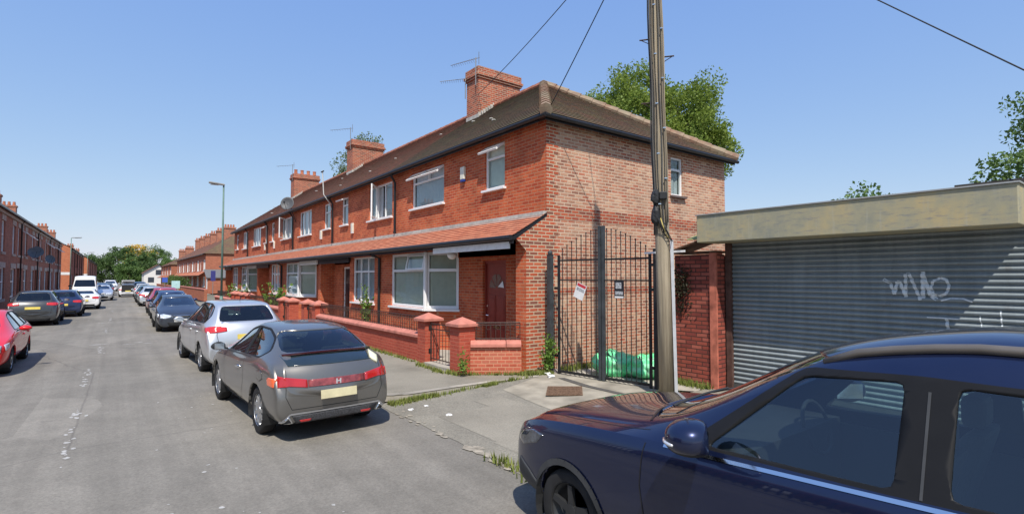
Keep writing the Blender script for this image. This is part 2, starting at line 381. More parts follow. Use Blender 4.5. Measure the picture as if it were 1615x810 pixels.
RZ0 = -.10
g = MB(); g.quad((-900, -600, -.14), (900, -600, -.14), (900, 2000, -.14), (-900, 2000, -.14)); struct(g.build('ground', LAND))
g = MB(); g.quad((-3.57, -60, RZ0), (3.57, -60, RZ0), (3.57, 420, RZ0), (-3.57, 420, RZ0)); struct(g.build('road', ROAD))
random.seed(5)
g = MB(); ysA = [-6, -3, 0, 1.5, 3, 4, 4.6, 5.2, 5.8, 6.4, 7.0, 7.6, 8.25]
xsA = [3.5, 4.1, 4.8, 5.4, 6.0, 6.6]; za = lambda x: -.094 + .094 * min(1, max(0, (x - 3.5) / 2.9)) ** 1.2
jit = [random.uniform(-.04, .04) for _ in ysA]
for j in range(len(ysA) - 1):
    for i in range(len(xsA) - 1):
        x0, x1 = xsA[i], xsA[i + 1]; a0 = jit[j] if i == 0 else 0; a1 = jit[j + 1] if i == 0 else 0
        g.quad((x0 + a0, ysA[j], za(x0)), (x1, ysA[j], za(x1)), (x1, ysA[j + 1], za(x1)), (x0 + a1, ysA[j + 1], za(x0)))
g.quad((6.6, -6, 0), (9.6, -6, 0), (9.6, 5.4, 0), (7.9, 5.4, 0), (7.36, 8.25, 0), (6.6, 8.25, 0))
struct(g.build('alley_apron', APRON, weld=True))
sl = [(5.62, 7.66), (5.45, 6.6), (5.30, 5.4), (5.9, 4.6), (7.3, 4.9), (7.85, 5.85), (7.36, 8.3), (6.7, 8.05)]
g = MB(); cx_, cy_ = 6.6, 6.6
g.quad((6.6, 4.7, .004), (7.3, 4.9, .004), (7.85, 5.85, .004), (7.36, 8.3, .004), (6.6, 8.0, .004))
pl = [(6.6, 8.0), (5.62, 7.66), (5.45, 6.6), (5.30, 5.4), (5.9, 4.6), (6.6, 4.7)]
for (x0, y0), (x1, y1) in zip(pl[:-1], pl[1:]):
    q_ = lambda x, y: (x, y, za(x) + .005)
    for k in range(4):
        f0, f1 = k / 4, (k + 1) / 4; L2 = lambda a, b, f: a + (b - a) * f
        g.quad(q_(L2(x0, 6.6, f0), L2(y0, 6.4, f0)), q_(L2(x1, 6.6, f0), L2(y1, 6.4, f0)), q_(L2(x1, 6.6, f1), L2(y1, 6.4, f1)), q_(L2(x0, 6.6, f1), L2(y0, 6.4, f1)))
struct(g.build('concrete_slab', SLAB, weld=True))
g = MB(); g.quad((7.36, 8.54, .002), (7.8, 5.85, .002), (8.15, 5.4, .002), (22, 5.4, .002), (22, 8.54, .002)); struct(g.build('alley_floor', CONC))
# right pavement with its kerb along the road and round the corner to the alley
K = [(3.57, 49), (3.57, 20), (3.57, 8.72), (3.64, 8.42), (3.80, 8.3), (4.04, 8.23), (5.1, 8.23), (5.9, 8.2), (6.4, 8.12), (6.88, 8.1)]
I = [(3.72, 49), (3.72, 20), (3.72, 8.77), (3.77, 8.53), (3.88, 8.43), (4.07, 8.37), (5.1, 8.37), (5.9, 8.33), (6.4, 8.25), (6.88, 8.22)]
g = MB(); g.quad(*[(x, y, .0) for x, y in I] + [(7.44, 8.53, 0), (7.44, 49, 0)]); struct(g.build('pavement', PAVE))
g = MB()
for k in range(len(K) - 1):
    A, B, D, E_ = K[k], K[k + 1], I[k + 1], I[k]
    g.quad((*A, .004), (*B, .004), (*D, .006), (*E_, .006)); g.quad((*A, -.1), (*B, -.1), (*B, .004), (*A, .004)); g.quad((*E_, -.1), (*D, -.1), (*D, .006), (*E_, .006))
struct(g.build('kerb', KERB))
g = MB(); g.box(-4.75, -3.72, -40, 74.5, -.1, .0); struct(g.build('left_pavement', PAVE))
g = MB(); g.box(-3.72, -3.57, -40, 200, -.1, .005); struct(g.build('left_kerb', KERB))
g = MB(); g.box(-4.75, -3.72, 82, 200, -.1, .0); struct(g.build('far_left_pavement', PAVE))
g = MB(); g.box(3.72, 9.0, 70, 200, -.1, 0); g.box(3.57, 3.72, 60, 200, -.1, .005); struct(g.build('far_right_pavement', PAVE))
g = MB(); g.box(5.95, 7.45, 9.2, 46.2, -.05, .025); struct(g.build('front_garden_paving', CONC))

# worn white centre paint, flaked: many small irregular flakes in one marking sheet
rw = random.Random(11)
a = N('worn_road_paint'); a.col(a.ramp(a.noise(a.pos(), 8, 6, .8), [(.3, (.30, .29, .27)), (.6, (.47, .46, .44))])); a.set(Roughness=.8); RP = a.m
def flake(mb, x, y, r, z=-.096, n=7, sx=1, sy=1):
    ph = rw.random() * 6; mb.quad(*[(x + math.cos(ph + t * 6.283 / n) * r * sx * rw.uniform(.5, 1.1), y + math.sin(ph + t * 6.283 / n) * r * sy * rw.uniform(.5, 1.1), z) for t in range(n)])
g = MB()
for (cx_, cy_, ln) in ((-.42, 9.2, 3.2), (-.42, 14.2, 2.4), (-.3, 19.5, 2.4), (-.25, 26, 2.6), (-.15, 33, 2.6), (-.1, 41, 3)):
    for k in range(int(30)):
        flake(g, cx_ + rw.gauss(0, .035), cy_ + rw.uniform(-ln / 2, ln / 2), rw.uniform(.010, .042), z=-.096 + k * 1e-5, sy=1.8)
for k in range(28): flake(g, rw.gauss(1.05, .35), rw.uniform(4.5, 11), rw.uniform(.008, .03), z=-.0955 + k * 1e-5)
for k in range(14): flake(g, rw.uniform(-.6, .9), rw.uniform(20, 21.2) if k % 2 else rw.uniform(30, 31), rw.uniform(.03, .07), z=-.095 + k * 1e-5, sx=3)
struct(g.build('worn_centre_line', RP))
g = MB()
for k in range(38):
    t = rw.random(); x = 3.52 + rw.gauss(0, .05); y = 7.6 - t * 4.4
    flake(g, x + .03 * math.sin(y * 5), y, rw.uniform(.02, .075) * (1.3 if y < 5.6 else .6), z=za(x) + .004 + k * 1e-4, sy=1.7)
struct(g.build('broken_kerb_edge', plain('broken_edge_concrete', (.32, .285, .23), .9, var=.35, scale=9)))
a = N('dark_ground'); a.col(a.ramp(a.noise(a.pos(), 12, 6, .8), [(.3, (.07, .068, .06)), (.7, (.12, .11, .10))])); a.set(Roughness=.9); DARKG = a.m
g = MB(); g.quad((7.02, 7.72, .0125), (6.86, 6.9, .0125), (6.88, 6.0, .0125), (7.0, 5.9, .0125), (7.0, 6.8, .0125), (7.14, 7.66, .0125))  # narrow flat strip coloured darker than the slab, along the gate line
struct(g.build('dark_strip', DARKG))
g = MB()
for (x0, y0, x1, y1) in ((3.85, 4.0, 4.8, 5.4), (3.9, 5.4, 4.8, 6.9), (4.8, 5.6, 5.3, 7.3)): g.quad((x0, y0, za(x0) + .004), (x1, y0 - .1, za(x1) + .004), (x1, y1, za(x1) + .004), (x0, y1 + .05, za(x0) + .004))
struct(g.build('apron_patch', PAVE))
# manhole cover
t = thing('manhole_cover', 'rusty rectangular iron cover set into the pale concrete in front of the black gates', 'manhole cover', (6.33, 6.79, .01))
g = MB(); q0 = Vector((6.33, 6.79, .01)); u_, v_ = Vector((.25, -.19, 0)), Vector((.25, .26, 0))
q = lambda s, t_, z=0: q0 + u_ * s + v_ * t_ + Vector((0, 0, z)); RM = plain('rusty_cover', (.16, .10, .065), .75, .2, var=.45, scale=30)
g.obox(q(-1, -1), u_ * 2, v_ * 2, Vector((0, 0, .006))); g.build('frame', RM, t)
g = MB()
for i in range(7):
    for j in range(5): g.obox(q(-.9 + i * .26, -.88 + j * .37, .007), u_ * .19, v_ * .28, Vector((0, 0, .006)))
g.build('tread_plate', RM, t)

# ================================================================== RIGHT TERRACE (nearest row)
XF, XG = 7.46, 6.88          # upper wall plane, ground-floor wall plane
EZ, KS = 5.5, .75            # eaves height, roof slope
RX, RZ = 11.0, 8.3
FZ = 3.43
W_ = (-1, 0, 0); S_ = (0, -1, 0)
def facade_u(y): return y
def house(idx, y0, y1, kind, label, ups, tile, extra):
    end = idx == 0
    nm = 'end_terrace_house' if idx in (0, 5) else 'terraced_house'
    root = thing(nm, label, 'house', (XF, y0, 0), 'brick houses of the near right-hand terrace')
    L_ = y1 - y0
    # --- walls. upper facade faces -X; u runs along +Y (far)
    holes = [(a - y0, b - y0, z0, z1) for (a, b, z0, z1, *_) in ups]
    m = MB(); plate(m, (XF, y0, FZ - .9), (0, 1, 0), W_, L_, EZ + .0 - (FZ - .9), [(a, b, c - (FZ - .9), d - (FZ - .9)) for a, b, c, d in holes], .12)
    m.build('upper_wall', B_FACE, root)
    # ground floor
    m = MB()
    if kind == 'R': door, bay = (y0 + 1.49, y0 + 2.45), (y0 + 3.65, y0 + 4.45, y1 - .93)   # splay end, splay corner, far end
    if kind == 'R' and idx == 0: door, bay = (10.04, 11.03), (12.2, 13.0, 15.27)
    if kind == 'R' and idx != 0: door, bay = (y0 + .75, y0 + 1.65), (y0 + 2.35, y0 + 3.1, y1 - .85)
    if kind == 'F': door, bay = (y1 - 2.1, y1 - 1.2), None
    pier = .35 if end else .14
    SZ, TZ, H0 = 1.13, 2.70, 2.9
    if kind == 'R':
        # wing wall at the near end
        m.box(XG, XF, y0 + .0, y0 + pier, 0, H0); plate(m, (XF, y0 + pier, 0), (0, 1, 0), W_, bay[0] - y0 - pier, H0, [(door[0] - y0 - pier, door[1] - y0 - pier, .14, 2.42)], .1)
        m.quad((XF, bay[0], 0), (XG, bay[1], 0), (XG, bay[1], SZ), (XF, bay[0], SZ)); m.quad((XF, bay[0], TZ), (XG, bay[1], TZ), (XG, bay[1], H0), (XF, bay[0], H0))
        plate(m, (XG, bay[1], 0), (0, 1, 0), W_, y1 - bay[1], H0, [(0.001, bay[2] - bay[1], SZ, TZ)], .12)
    else:
        w0, w1 = y0 + .42, y0 + 2.40
        plate(m, (XG, y0, 0), (0, 1, 0), W_, 2.72, H0, [(w0 - y0, w1 - y0, SZ, TZ)], .12)
        m.quad((XG, y0 + 2.72, 0), (XF, y0 + 2.72, 0), (XF, y0 + 2.72, H0), (XG, y0 + 2.72, H0))
        plate(m, (XF, y0 + 2.72, 0), (0, 1, 0), W_, L_ - 2.72 - .14, H0, [(door[0] - y0 - 2.72, door[1] - y0 - 2.72, .14, 2.42)], .1)
        m.box(XG, XF, y1 - .14, y1, 0, H0)
    m.build('ground_floor_wall', B_FACE, root)
    # plain hull: back, party
    m = MB(); m.quad((14.58, y0, 0), (14.58, y1, 0), (14.58, y1, EZ), (14.58, y0, EZ))
    if idx == 5:
        m.quad((XF, y1, 0), (14.58, y1, 0), (14.58, y1, EZ), (XF, y1, EZ))
    elif not end: m.quad((XF + .15, y0 + .01, 0), (14.5, y0 + .01, 0), (14.5, y0 + .01, EZ), (XF + .15, y0 + .01, EZ))
    m.build('rear_wall', B_SIDE, root)
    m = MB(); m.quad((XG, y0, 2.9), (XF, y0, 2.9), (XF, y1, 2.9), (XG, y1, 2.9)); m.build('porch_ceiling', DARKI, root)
    m = MB(); m.box(XF + .35, 14.4, y0 + .1, y1 - .1, .05, .12); m.box(XF + .13, 14.4, y0 + .1, y1 - .1, 2.95, 3.05); m.box(10, 10.1, y0 + .1, y1 - .1, .12, EZ); m.build('interior', DARKI, root)
    # door
    dz = MB(); fz = MB(); dm = extra.get('door'); fmat = extra.get('dframe', UPVC); x = XF + .06
    for (a, b, c, d) in ((door[0], door[0] + .06, .14, 2.42), (door[1] - .06, door[1], .14, 2.42), (door[0] + .06, door[1] - .06, 2.35, 2.42)): fz.box(x, x + .07, a, b, c, d)
    fz.build('door_frame', fmat, root)
    D0, D1 = door[0] + .06, door[1] - .06; dw = D1 - D0
    dz.box(x + .03, x + .08, D0, D1, .16, 2.35)
    dd = None
    for (r0, r1) in ((.28, .72), (.82, 1.55)):
        for (s0, s1) in ((.10, .45), (.55, .90)): 
            dz.box(x + .016, x + .03, D0 + dw * s0, D0 + dw * s1, r0, r1); dz.box(x + .010, x + .016, D0 + dw * (s0 + .05), D0 + dw * (s1 - .05), r0 + .06, r1 - .06)
    dd = dz.build('door', dm, root, bevel=.004)
    # fan light: sunburst half circle
    f2 = MB(); cy_, cz_ = (D0 + D1) / 2, 1.72; rr = dw * .36
    for k in range(4):
        a0, a1 = math.pi * (k + .09) / 4, math.pi * (k + .91) / 4
        f2.quad(*[(x + .022, cy_ + math.cos(t_) * r_, cz_ + math.sin(t_) * r_ * 1.15) for t_, r_ in ((a0, .05), (a0, rr), ((a0 + a1) / 2, rr * 1.02), (a1, rr), (a1, .05))])
    f2.build('fan_light', plain('fan_glass', (.12, .11, .10), .1, spec=.8), dd)
    if idx == 0:
        f4 = MB(); f4.quad(*[(x + .019, cy_ + math.cos(t_) * r_, cz_ + math.sin(t_) * r_ * 1.15) for t_, r_ in ((math.pi * .80, .07), (math.pi * .98, rr * .97), (math.pi * .82, rr * .97))]); f4.build('white_pane', UPVC, dd)
    f3 = MB(); f3.box(x + .004, x + .012, cy_ - .13, cy_ + .13, .74, .79); f3.build('letter_plate', plain('brass', (.3, .22, .10), .35, .8), dd)
    f3 = MB(); f3.tube([(x - .0, D1 - .07, 1.05), (x - .04, D1 - .07, 1.05), (x - .04, D1 - .17, 1.05)], .011, 6); f3.build('door_handle', CHROME, dd); f3 = MB(); f3.lathe((x + .0, D1 - .07, 1.28), [(0, -.01), (.022, -.01), (.022, .01), (0, .01)], 10, 'X'); f3.build('door_lock', CHROME, dd)
    m = MB(); m.box(XF - .3, XF + .05, door[0] - .05, door[1] + .05, .1, .16); m.build('door_step', CONC, root)
    # windows on the ground floor
    if kind == 'R':
        wl = bay[2] - bay[1]
        window(root, (XG, bay[2], SZ), (0, -1, 0), W_, wl, TZ - SZ, [(0, .5, .68, 1), (.5, 1, .68, 1), (0, 1, 0, .68)], blind=extra.get('gb', 'vertical'), openers=extra.get('gop', ()), fw=.075, inset=.03)
        A, B = Vector((XG, bay[1], SZ)), Vector((XF, bay[0], SZ)); d = B - A; nn = Vector((d.y, -d.x, 0)).normalized()
        if nn.x > 0: nn = -nn
        window(root, A, d, nn, d.length, TZ - SZ, [(0, 1, .68, 1), (0, 1, 0, .68)], blind='vertical', fw=.085, inset=.03)
        m = MB(); m.tube([(XG - .012, bay[1], SZ - .0), (XG - .012, bay[1], TZ)], .06, 8); m.build('bay_corner_post', UPVC, root)
    else:
        window(root, (XG, w1, SZ), (0, -1, 0), W_, w1 - w0, TZ - SZ, [(0, .33, .68, 1), (.33, .67, .68, 1), (.67, 1, .68, 1), (0, .33, 0, .68), (.33, .67, 0, .68), (.67, 1, 0, .68)], blind=extra.get('gb', 'curtain'), fw=.06)
    for (a, b, z0, z1, pn, bl, op) in ups:
        window(root, (XF, b, z0), (0, -1, 0), W_, b - a, z1 - z0, pn, blind=bl, openers=op)
    # canopy
    gx, gz = 6.50, 2.86; e0 = y0 if not end else y0 + .0
    m = MB(); slope(m, (gx, e0 - (.03 if end else 0), gz), (gx, y1, gz), (XF - .0, y1, FZ - .03), (XF, e0 - (.03 if end else 0), FZ - .03), 9, .02); cn = m.build('canopy', T_CAN, root)
    m = MB(); m.box(XF - .10, XF - .003, e0 + .0, y1, FZ - .1, FZ + .015); tilt_box(m, (XF - .10, e0, FZ - .10), (XF - .10, y1, FZ - .10), .13, .03); m.build('lead_flashing', LEAD, cn)
    m = MB(); m.box(gx + .03, gx + .05, y0, y1, 2.70, 2.87); m.box(gx + .05, XG, y0, y1, 2.80, 2.82)
    if end: m.quad((gx + .03, y0 - .01, 2.775), (gx + .1, y0 - .01, 2.80), (XF, y0 - .01, 3.335), (XF, y0 - .01, 3.42), (gx + .03, y0 - .01, 2.87))
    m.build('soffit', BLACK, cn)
    m = MB(); m.tube([(gx - .045, y0 - (.03 if end else 0), 2.82), (gx - .045, y1, 2.82)], .058, 10); m.build('gutter', BLACK, cn)
    # white board under the canopy across the recess
    if kind == 'R': ra, rb = y0 + pier - .02, bay[0] + .35
    else: ra, rb = y0 + 2.6, y1 - .14
    m = MB(); m.box(*((6.525, 6.555) if idx == 0 else (XG - .10, XG - .04)), ra - (.20 if idx == 0 else 0), 11.95 if idx == 0 else rb, 2.60 if idx == 0 else 2.545, 2.745 if idx == 0 else 2.78); m.build('recess_board', WHITEP if idx == 0 else WHITEP if kind == 'R' else BLACK, root)
    # roof
    ex = 7.2; ez = EZ + .02
    m = MB()
    if end: slope(m, (ex, y0 - .26, ez), (ex, y1, ez), (RX, y1, RZ), (RX, 12.75, RZ), 26)
    elif idx == 5: slope(m, (ex, y0, ez), (ex, y1 + .2, ez), (RX, y1 - 3.8, RZ), (RX, y0, RZ), 26)
    else: slope(m, (ex, y0, ez), (ex, y1, ez), (RX, y1, RZ), (RX, y0, RZ), 26)
    rf = m.build('roof', tile, root)
    m = MB()
    if end: m.quad((14.84, y0 - .26, ez), (14.84, y1, ez), (RX, y1, RZ), (RX, 12.75, RZ))
    elif idx == 5: m.quad((14.84, y0, ez), (14.84, y1 + .2, ez), (RX, y1 - 3.8, RZ), (RX, y0, RZ)); m.quad((14.84, y1 + .2, ez), (RX, y1 - 3.8, RZ), (ex, y1 + .2, ez))
    else: m.quad((14.84, y0, ez), (14.84, y1, ez), (RX, y1, RZ), (RX, y0, RZ))
    m.build('rear_slope', T_RED, rf)
    m = MB(); r0 = 12.75 if end else y0; r1 = y1 if idx != 5 else y1 - 3.8; k = r0
    while k < r1 - .01:
        e_ = min(k + .45, r1); m.tube([(RX, k, RZ + .0), (RX, e_ - .01, RZ + .0)], [.125, .112], 8); k = e_
    m.build('ridge', T_RIDGER, rf)
    m = MB(); m.box(7.24, 7.26, y0, y1, EZ - .12, EZ + .01); m.box(7.26, XF, y0, y1, EZ - .03, EZ - .01); m.build('fascia', BLACK, rf)
    m = MB(); m.tube([(7.19, y0 - (.3 if end else 0), EZ - .04), (7.19, y1, EZ - .035)], .05, 10); m.build('gutter', BLACK, rf)
    if idx > 0 or True:
        rr = random.Random(idx)
        for k in range(3):
            yy = rr.uniform(y0 + .5, y1 - .3); xx = rr.uniform(7.8, 10.2); zz = ez + (xx - ex) * (RZ - ez) / (RX - ex)
            MB().blob((xx, yy, zz + .03), .06, .08, .03, 6, 4).build('slipped_tile_patch', LEAD, rf)
    return root

def up_small(a, b, op=()): return (a, b, 4.15, 5.28, [(0, 1, .66, 1), (0, 1, 0, .66)], 'vertical', op)
def up_three(a, b, op=()): return (a, b, 4.08, 5.30, [(0, .33, 0, 1), (.33, .66, 0, 1), (.66, 1, 0, 1)], 'parted', op)
DRED = plain('dark_red_door', (.24, .035, .022), .35, var=.12, spec=.5)
houses = []
houses.append(house(0, 8.55, 16.2, 'R', 'end terrace house beside the black alley gates, dark mossy hipped roof, dark red door', [
    (10.09, 10.94, 4.20, 5.32, [(0, 1, .70, 1), (0, 1, 0, .70)], 'vertical', ((0, 'top', 55),)),
    (13.03, 15.07, 4.15, 5.28, [(0, .5, .70, 1), (.5, 1, .70, 1), (0, 1, 0, .70)], 'curtain', ((0, 'top', 50), (1, 'top', 50)))],
    T_DARK, dict(door=DRED, dframe=DRED, gop=((1, 'top', 12),))))
houses.append(house(1, 16.2, 22.5, 'F', 'second house from the alley gates, middle upstairs sash swung open above a climbing plant', [
    up_three(16.55, 18.6, ((1, 'side', 38),)), (20.78, 21.55, 4.15, 5.28, [(0, 1, .72, 1), (0, 1, 0, .72)], 'curtain', ((0, 'top', 70),))],
    T_RED, dict(door=plain('black_door', (.03, .018, .018), .3, spec=.5))))
houses.append(house(2, 22.5, 28.8, 'R', 'third house from the alley gates, door hidden behind a brick wing', [
    up_small(22.95, 23.85), up_three(25.75, 27.8)], T_RED, dict(door=DRED)))
houses.append(house(3, 28.8, 34.6, 'F', 'fourth house from the alley gates, just left of the round dark satellite dish', [
    (29.15, 31.35, 4.12, 5.28, [(0, .33, 0, 1), (.33, .66, 0, 1), (.66, 1, 0, 1)], 'parted', ((1, 'side', 40),)), up_small(33.15, 33.9)], T_RED, dict(door=DRED)))
houses.append(house(4, 34.6, 40.6, 'R', 'fifth house from the alley gates, small upstairs window propped open above an alarm box', [
    up_small(34.85, 35.6, ((0, 'top', 60),)), up_three(36.75, 39.2)], T_RED, dict(door=DRED)))
houses.append(house(5, 40.6, 46.2, 'F', 'last house at the far end of the near terrace, just right of the street lamp', [
    up_three(40.85, 42.7), up_small(44.4, 45.3)], T_RED, dict(door=DRED)))

# gable of the end house with its window, band and quoins
H0_ = houses[0]; LX = 14.58 - XG
gw = (11.93 - XG, 12.47 - XG, 4.22, 5.28)
m = MB(); plate(m, (XF, 8.55, 0), (1, 0, 0), S_, 14.58 - XF, EZ, [(11.93 - XF, 12.47 - XF, 4.22, 5.28)], .12); m.build('gable_wall', B_SIDE, H0_)
m = MB(); m.box(XF + .34, 14.57, 8.546, 8.56, 3.28, 3.58); m.box(XF + .34, 14.57, 8.546, 8.56, 1.62, 1.76); m.build('brick_band', B_BAND, H0_)
m = MB()
for k in range(24):
    z = .0 + k * .225; wq = .34 if k % 2 else .225
    m.box(XF - .002, XF + wq, 8.543, 8.56, z, min(z + .225, 5.4))
m.quad((XG, 8.545, 0), (XF, 8.545, 0), (XF, 8.545, 3.36), (XG, 8.545, 2.98), (6.62, 8.545, 2.80), (XG, 8.545, 2.56))
m.build('quoin', B_QUOIN, H0_)
window(H0_, (11.93, 8.55, 4.22), (1, 0, 0), S_, .54, 1.06, [(0, 1, .68, 1), (0, 1, 0, .68)], blind='curtain', sillm=plain('dark_stone_sill', (.13, .10, .09), .8))
rf0 = [c for c in H0_.children if c.name.startswith('roof')][0]
m = MB(); slope(m, (7.2, 8.29, 5.52), (14.84, 8.29, 5.52), (RX, 12.75, RZ), (RX, 12.75, RZ), 26); m.build('hip_slope', T_HIP, rf0)
m = MB()
for (A, B) in (((7.2, 8.27, 5.56), (RX, 12.75, RZ + .02)), ((14.84, 8.27, 5.56), (RX, 12.75, RZ + .02))):
    A, B = Vector(A), Vector(B); n = 15
    for k in range(n):
        m.tube([A.lerp(B, k / n), A.lerp(B, (k + 1.08) / n)], [.15, .12], 8)
m.build('hip_ridge', T_RIDGE, rf0)
m = MB(); m.box(7.26, 14.82, 8.34, 8.36, EZ - .12, EZ + .01); m.box(7.26, 14.82, 8.36, 8.55, EZ - .03, EZ - .01); m.build('side_fascia', BLACK, rf0)
m = MB(); m.tube([(7.17, 8.28, EZ - .04), (14.88, 8.28, EZ - .035)], .05, 10); m.build('side_gutter', BLACK, rf0)

def chimney(root, x0, x1, y0, y1, zt, pots=0, zb=7.2):
    m = MB(); m.box(x0, x1, y0, y1, zb, zt - .42); m.box(x0 - .05, x1 + .05, y0 - .05, y1 + .05, zt - .42, zt - .34); m.box(x0 - .09, x1 + .09, y0 - .09, y1 + .09, zt - .34, zt - .24); m.box(x0 - .04, x1 + .04, y0 - .04, y1 + .04, zt - .24, zt)
    c = m.build('chimney', B_BAND, root, bevel=.01)
    m = MB(); k = (RZ - 5.52) / (RX - 7.2); n = 7
    for i in range(n):
        xa = x0 + (RX - x0) * i / n; za = 5.52 + (xa - 7.2) * k; m.box(xa - .02, x0 + (RX - x0) * (i + 1) / n, y0 - .022, y0 - .003, za - .1, za + .17)
    m.box(x0 - .02, x0 - .003, y0, y1, 5.5 + (x0 - 7.2) * k, 5.65 + (x0 - 7.2) * k); m.build('stepped_flashing', LEAD, c)
    for i in range(pots):
        m = MB(); xx = x0 + (x1 - x0) * (i + .5) / pots; m.lathe((xx, (y0 + y1) / 2, zt), [(.0, 0), (.13, 0), (.11, .3), (.13, .31), (.13, .36), (.09, .36), (.09, .1), (0, .1)], 10); m.build('chimney_pot', plain('clay_pot', (.42, .16, .09), .8), c, smooth=False)
    return c
chimney(H0_, 10.25, 12.15, 15.45, 16.25, 9.62)
chimney(houses[2], 10.3, 12.1, 28.1, 29.0, 9.65, 0)
chimney(houses[4], 10.3, 12.1, 40.0, 40.9, 9.65, 4)

# downpipes: parts of the house they serve
def downpipe(root, y, x=7.36, z0=FZ + .03, z1=EZ - .05, r=.04):
    m = MB(); m.tube([(7.2, y, z1 - .02), (7.24, y, z1 - .12), (x, y, z1 - .3), (x, y, z0)], r, 8); m.lathe((x, y, z0), [(r + .015, 0), (r + .015, .06), (r, .06)], 8)
    return m.build('downpipe', BLACK, root, smooth=False)
for h, y in ((0, 16.12), (1, 22.42), (2, 28.72), (3, 34.5), (4, 40.5)): downpipe(houses[h], y)
m = MB(); m.tube([(6.47, 16.12, 2.8), (6.6, 16.12, 2.7), (6.83, 16.12, 2.62), (6.83, 16.12, .1)], .045, 8); m.build('downpipe', BLACK, houses[0])
m = MB(); m.tube([(6.47, 28.7, 2.8), (6.83, 28.7, 2.6), (6.83, 28.7, .1)], .045, 8); m.build('downpipe', BLACK, houses[2])

# alarm boxes, lamp, dish, aerials
AB = 'alarm boxes on the upstairs walls of the near terrace'
def alarm(y, z, label, blue=False):
    t = thing('alarm_box', label, 'alarm box', (XF, y, z), AB)
    m = MB(); m.prism([(XF - .002, y - .10, z + .02), (XF - .002, y + .10, z + .02), (XF - .002, y + .10, z + .36), (XF - .002, y - .10, z + .36)], (-.07, 0, 0)); m.build('cover', plain('aged_white_plastic', (.72, .70, .60) if blue else (.8, .8, .8), .5), t, bevel=.015)
    m = MB(); m.box(XF - .07, XF - .004, y - .09, y + .09, z - .045, z + .02); m.build('strobe', plain('blue_strobe', (.02, .05, .25), .3) if blue else UPVC, t, bevel=.01)
alarm(11.95, 4.62, 'cream alarm box with a blue strobe between the upstairs windows of the nearest house', True)
alarm(20.2, 3.78, 'white alarm box under the small open upstairs window of the second house')
alarm(24.15, 3.78, 'white alarm box under the narrow upstairs window of the third house')
alarm(33.0, 3.75, 'white alarm box by the drainpipe between the fourth and fifth houses')
alarm(35.4, 3.75, 'white alarm box below the small propped-open window of the fifth house')
t = thing('wall_lamp', 'round white bulkhead lamp hanging under the canopy board by the dark red door', 'lamp', (XG - .12, 11.3, 2.5))
m = MB(); m.lathe((XG - .14, 11.35, 2.56), [(0, -.11), (.06, -.10), (.11, -.05), (.125, 0), (.11, .05)], 14); m.build('globe', plain('frosted_globe', (.75, .75, .73), .4), t, smooth=True)
m = MB(); m.lathe((XG - .14, 11.35, 2.6), [(.05, 0), (.05, .1)], 10); m.build('base', UPVC, t)

t = thing('satellite_dish', 'round dark grey satellite dish on an arm at the eaves above the third house', 'satellite dish', (7.3, 28.3, 5.5))
m = MB(); n0 = Vector((-.55, -.8, .25)).normalized(); cc = Vector((6.95, 28.25, 5.80)); sx_ = n0.cross(Vector((0, 0, 1))).normalized(); sy_ = sx_.cross(n0)
i0 = 0
for k in range(6):
    r_ = .34 * k / 5
    for j in range(20):
        t_ = 2 * math.pi * j / 20; m.v.append(cc + sx_ * r_ * math.cos(t_) + sy_ * r_ * math.sin(t_) * 1.05 - n0 * (.1 - .1 * (k / 5) ** 2))
for k in range(5):
    for j in range(20): m.f.append((k * 20 + j, k * 20 + (j + 1) % 20, (k + 1) * 20 + (j + 1) % 20, (k + 1) * 20 + j)); m.mi.append(0)
d = m.build('dish', plain('grey_dish', (.085, .088, .095), .5), t, smooth=True); sd = d.modifiers.new('t', 'SOLIDIFY'); sd.thickness = .012
m = MB(); m.tube([cc - n0 * .1, cc - n0 * .2 + Vector((.1, 0, -.1)), (7.42, 28.4, 4.9), (7.45, 28.4, 4.9)], .02, 6); m.tube([cc - sy_ * .34, cc + n0 * .4 - sy_ * .1], .012, 6); m.blob(cc + n0 * .4 - sy_ * .1, .05, .05, .05); m.build('arm', PLAST, t)

def aerial(P, d, L, nb, label, mastz, group='television aerials on the chimneys'):
    t = thing('television_aerial', label, 'aerial', P, group); P = Vector(P); d = Vector(d).normalized()
    m = MB(); m.tube([P, P + Vector((0, 0, mastz))], .018, 6); m.build('mast', plain('grey_metal', (.25, .25, .25), .5, .6), t)
    top = P + Vector((0, 0, mastz - .05)); s_ = d.cross(Vector((0, 0, 1))).normalized()
    m = MB(); m.tube([top - d * .15, top + d * L], .011, 5); m.build('boom', plain('grey_metal', (.25, .25, .25), .5, .6), t)
    m = MB()
    for k in range(nb):
        q = top + d * (L * (k + .5) / nb); m.tube([q - s_ * (.10 + .07 * (1 - k / nb)) - Vector((0, 0, .05)), q, q + s_ * (.10 + .07 * (1 - k / nb)) - Vector((0, 0, .05))], .005, 4, cap=False)
    m.tube([top - d * .12 + Vector((0, 0, -.22)), top - d * .12 + Vector((0, 0, .22))], .012, 5)
    m.build('elements', plain('grey_metal', (.25, .25, .25), .5, .6), t)
aerial((10.16, 15.5, 8.9), (-.55, .82, -.12), 1.0, 12, 'longer rooftop aerial on the mast at the top of the nearest chimney', 1.02)
aerial((10.16, 16.2, 8.6), (-.75, .6, -.1), .95, 12, 'lower rooftop aerial strapped to the far side of the nearest chimney', .8)
aerial((10.2, 28.2, 9.1), (-.6, .8, 0), 1.3, 8, 'aerial on the second chimney in front of the willow-like tree', 1.2)
aerial((10.2, 40.1, 9.1), (-.6, .8, 0), 1.4, 7, 'aerial on the chimney with clay pots', 1.2)
t = thing('antenna_pole', 'thin bent white antenna pole rising from the eaves of the second house', 'antenna', (7.2, 22.6, 5.4))
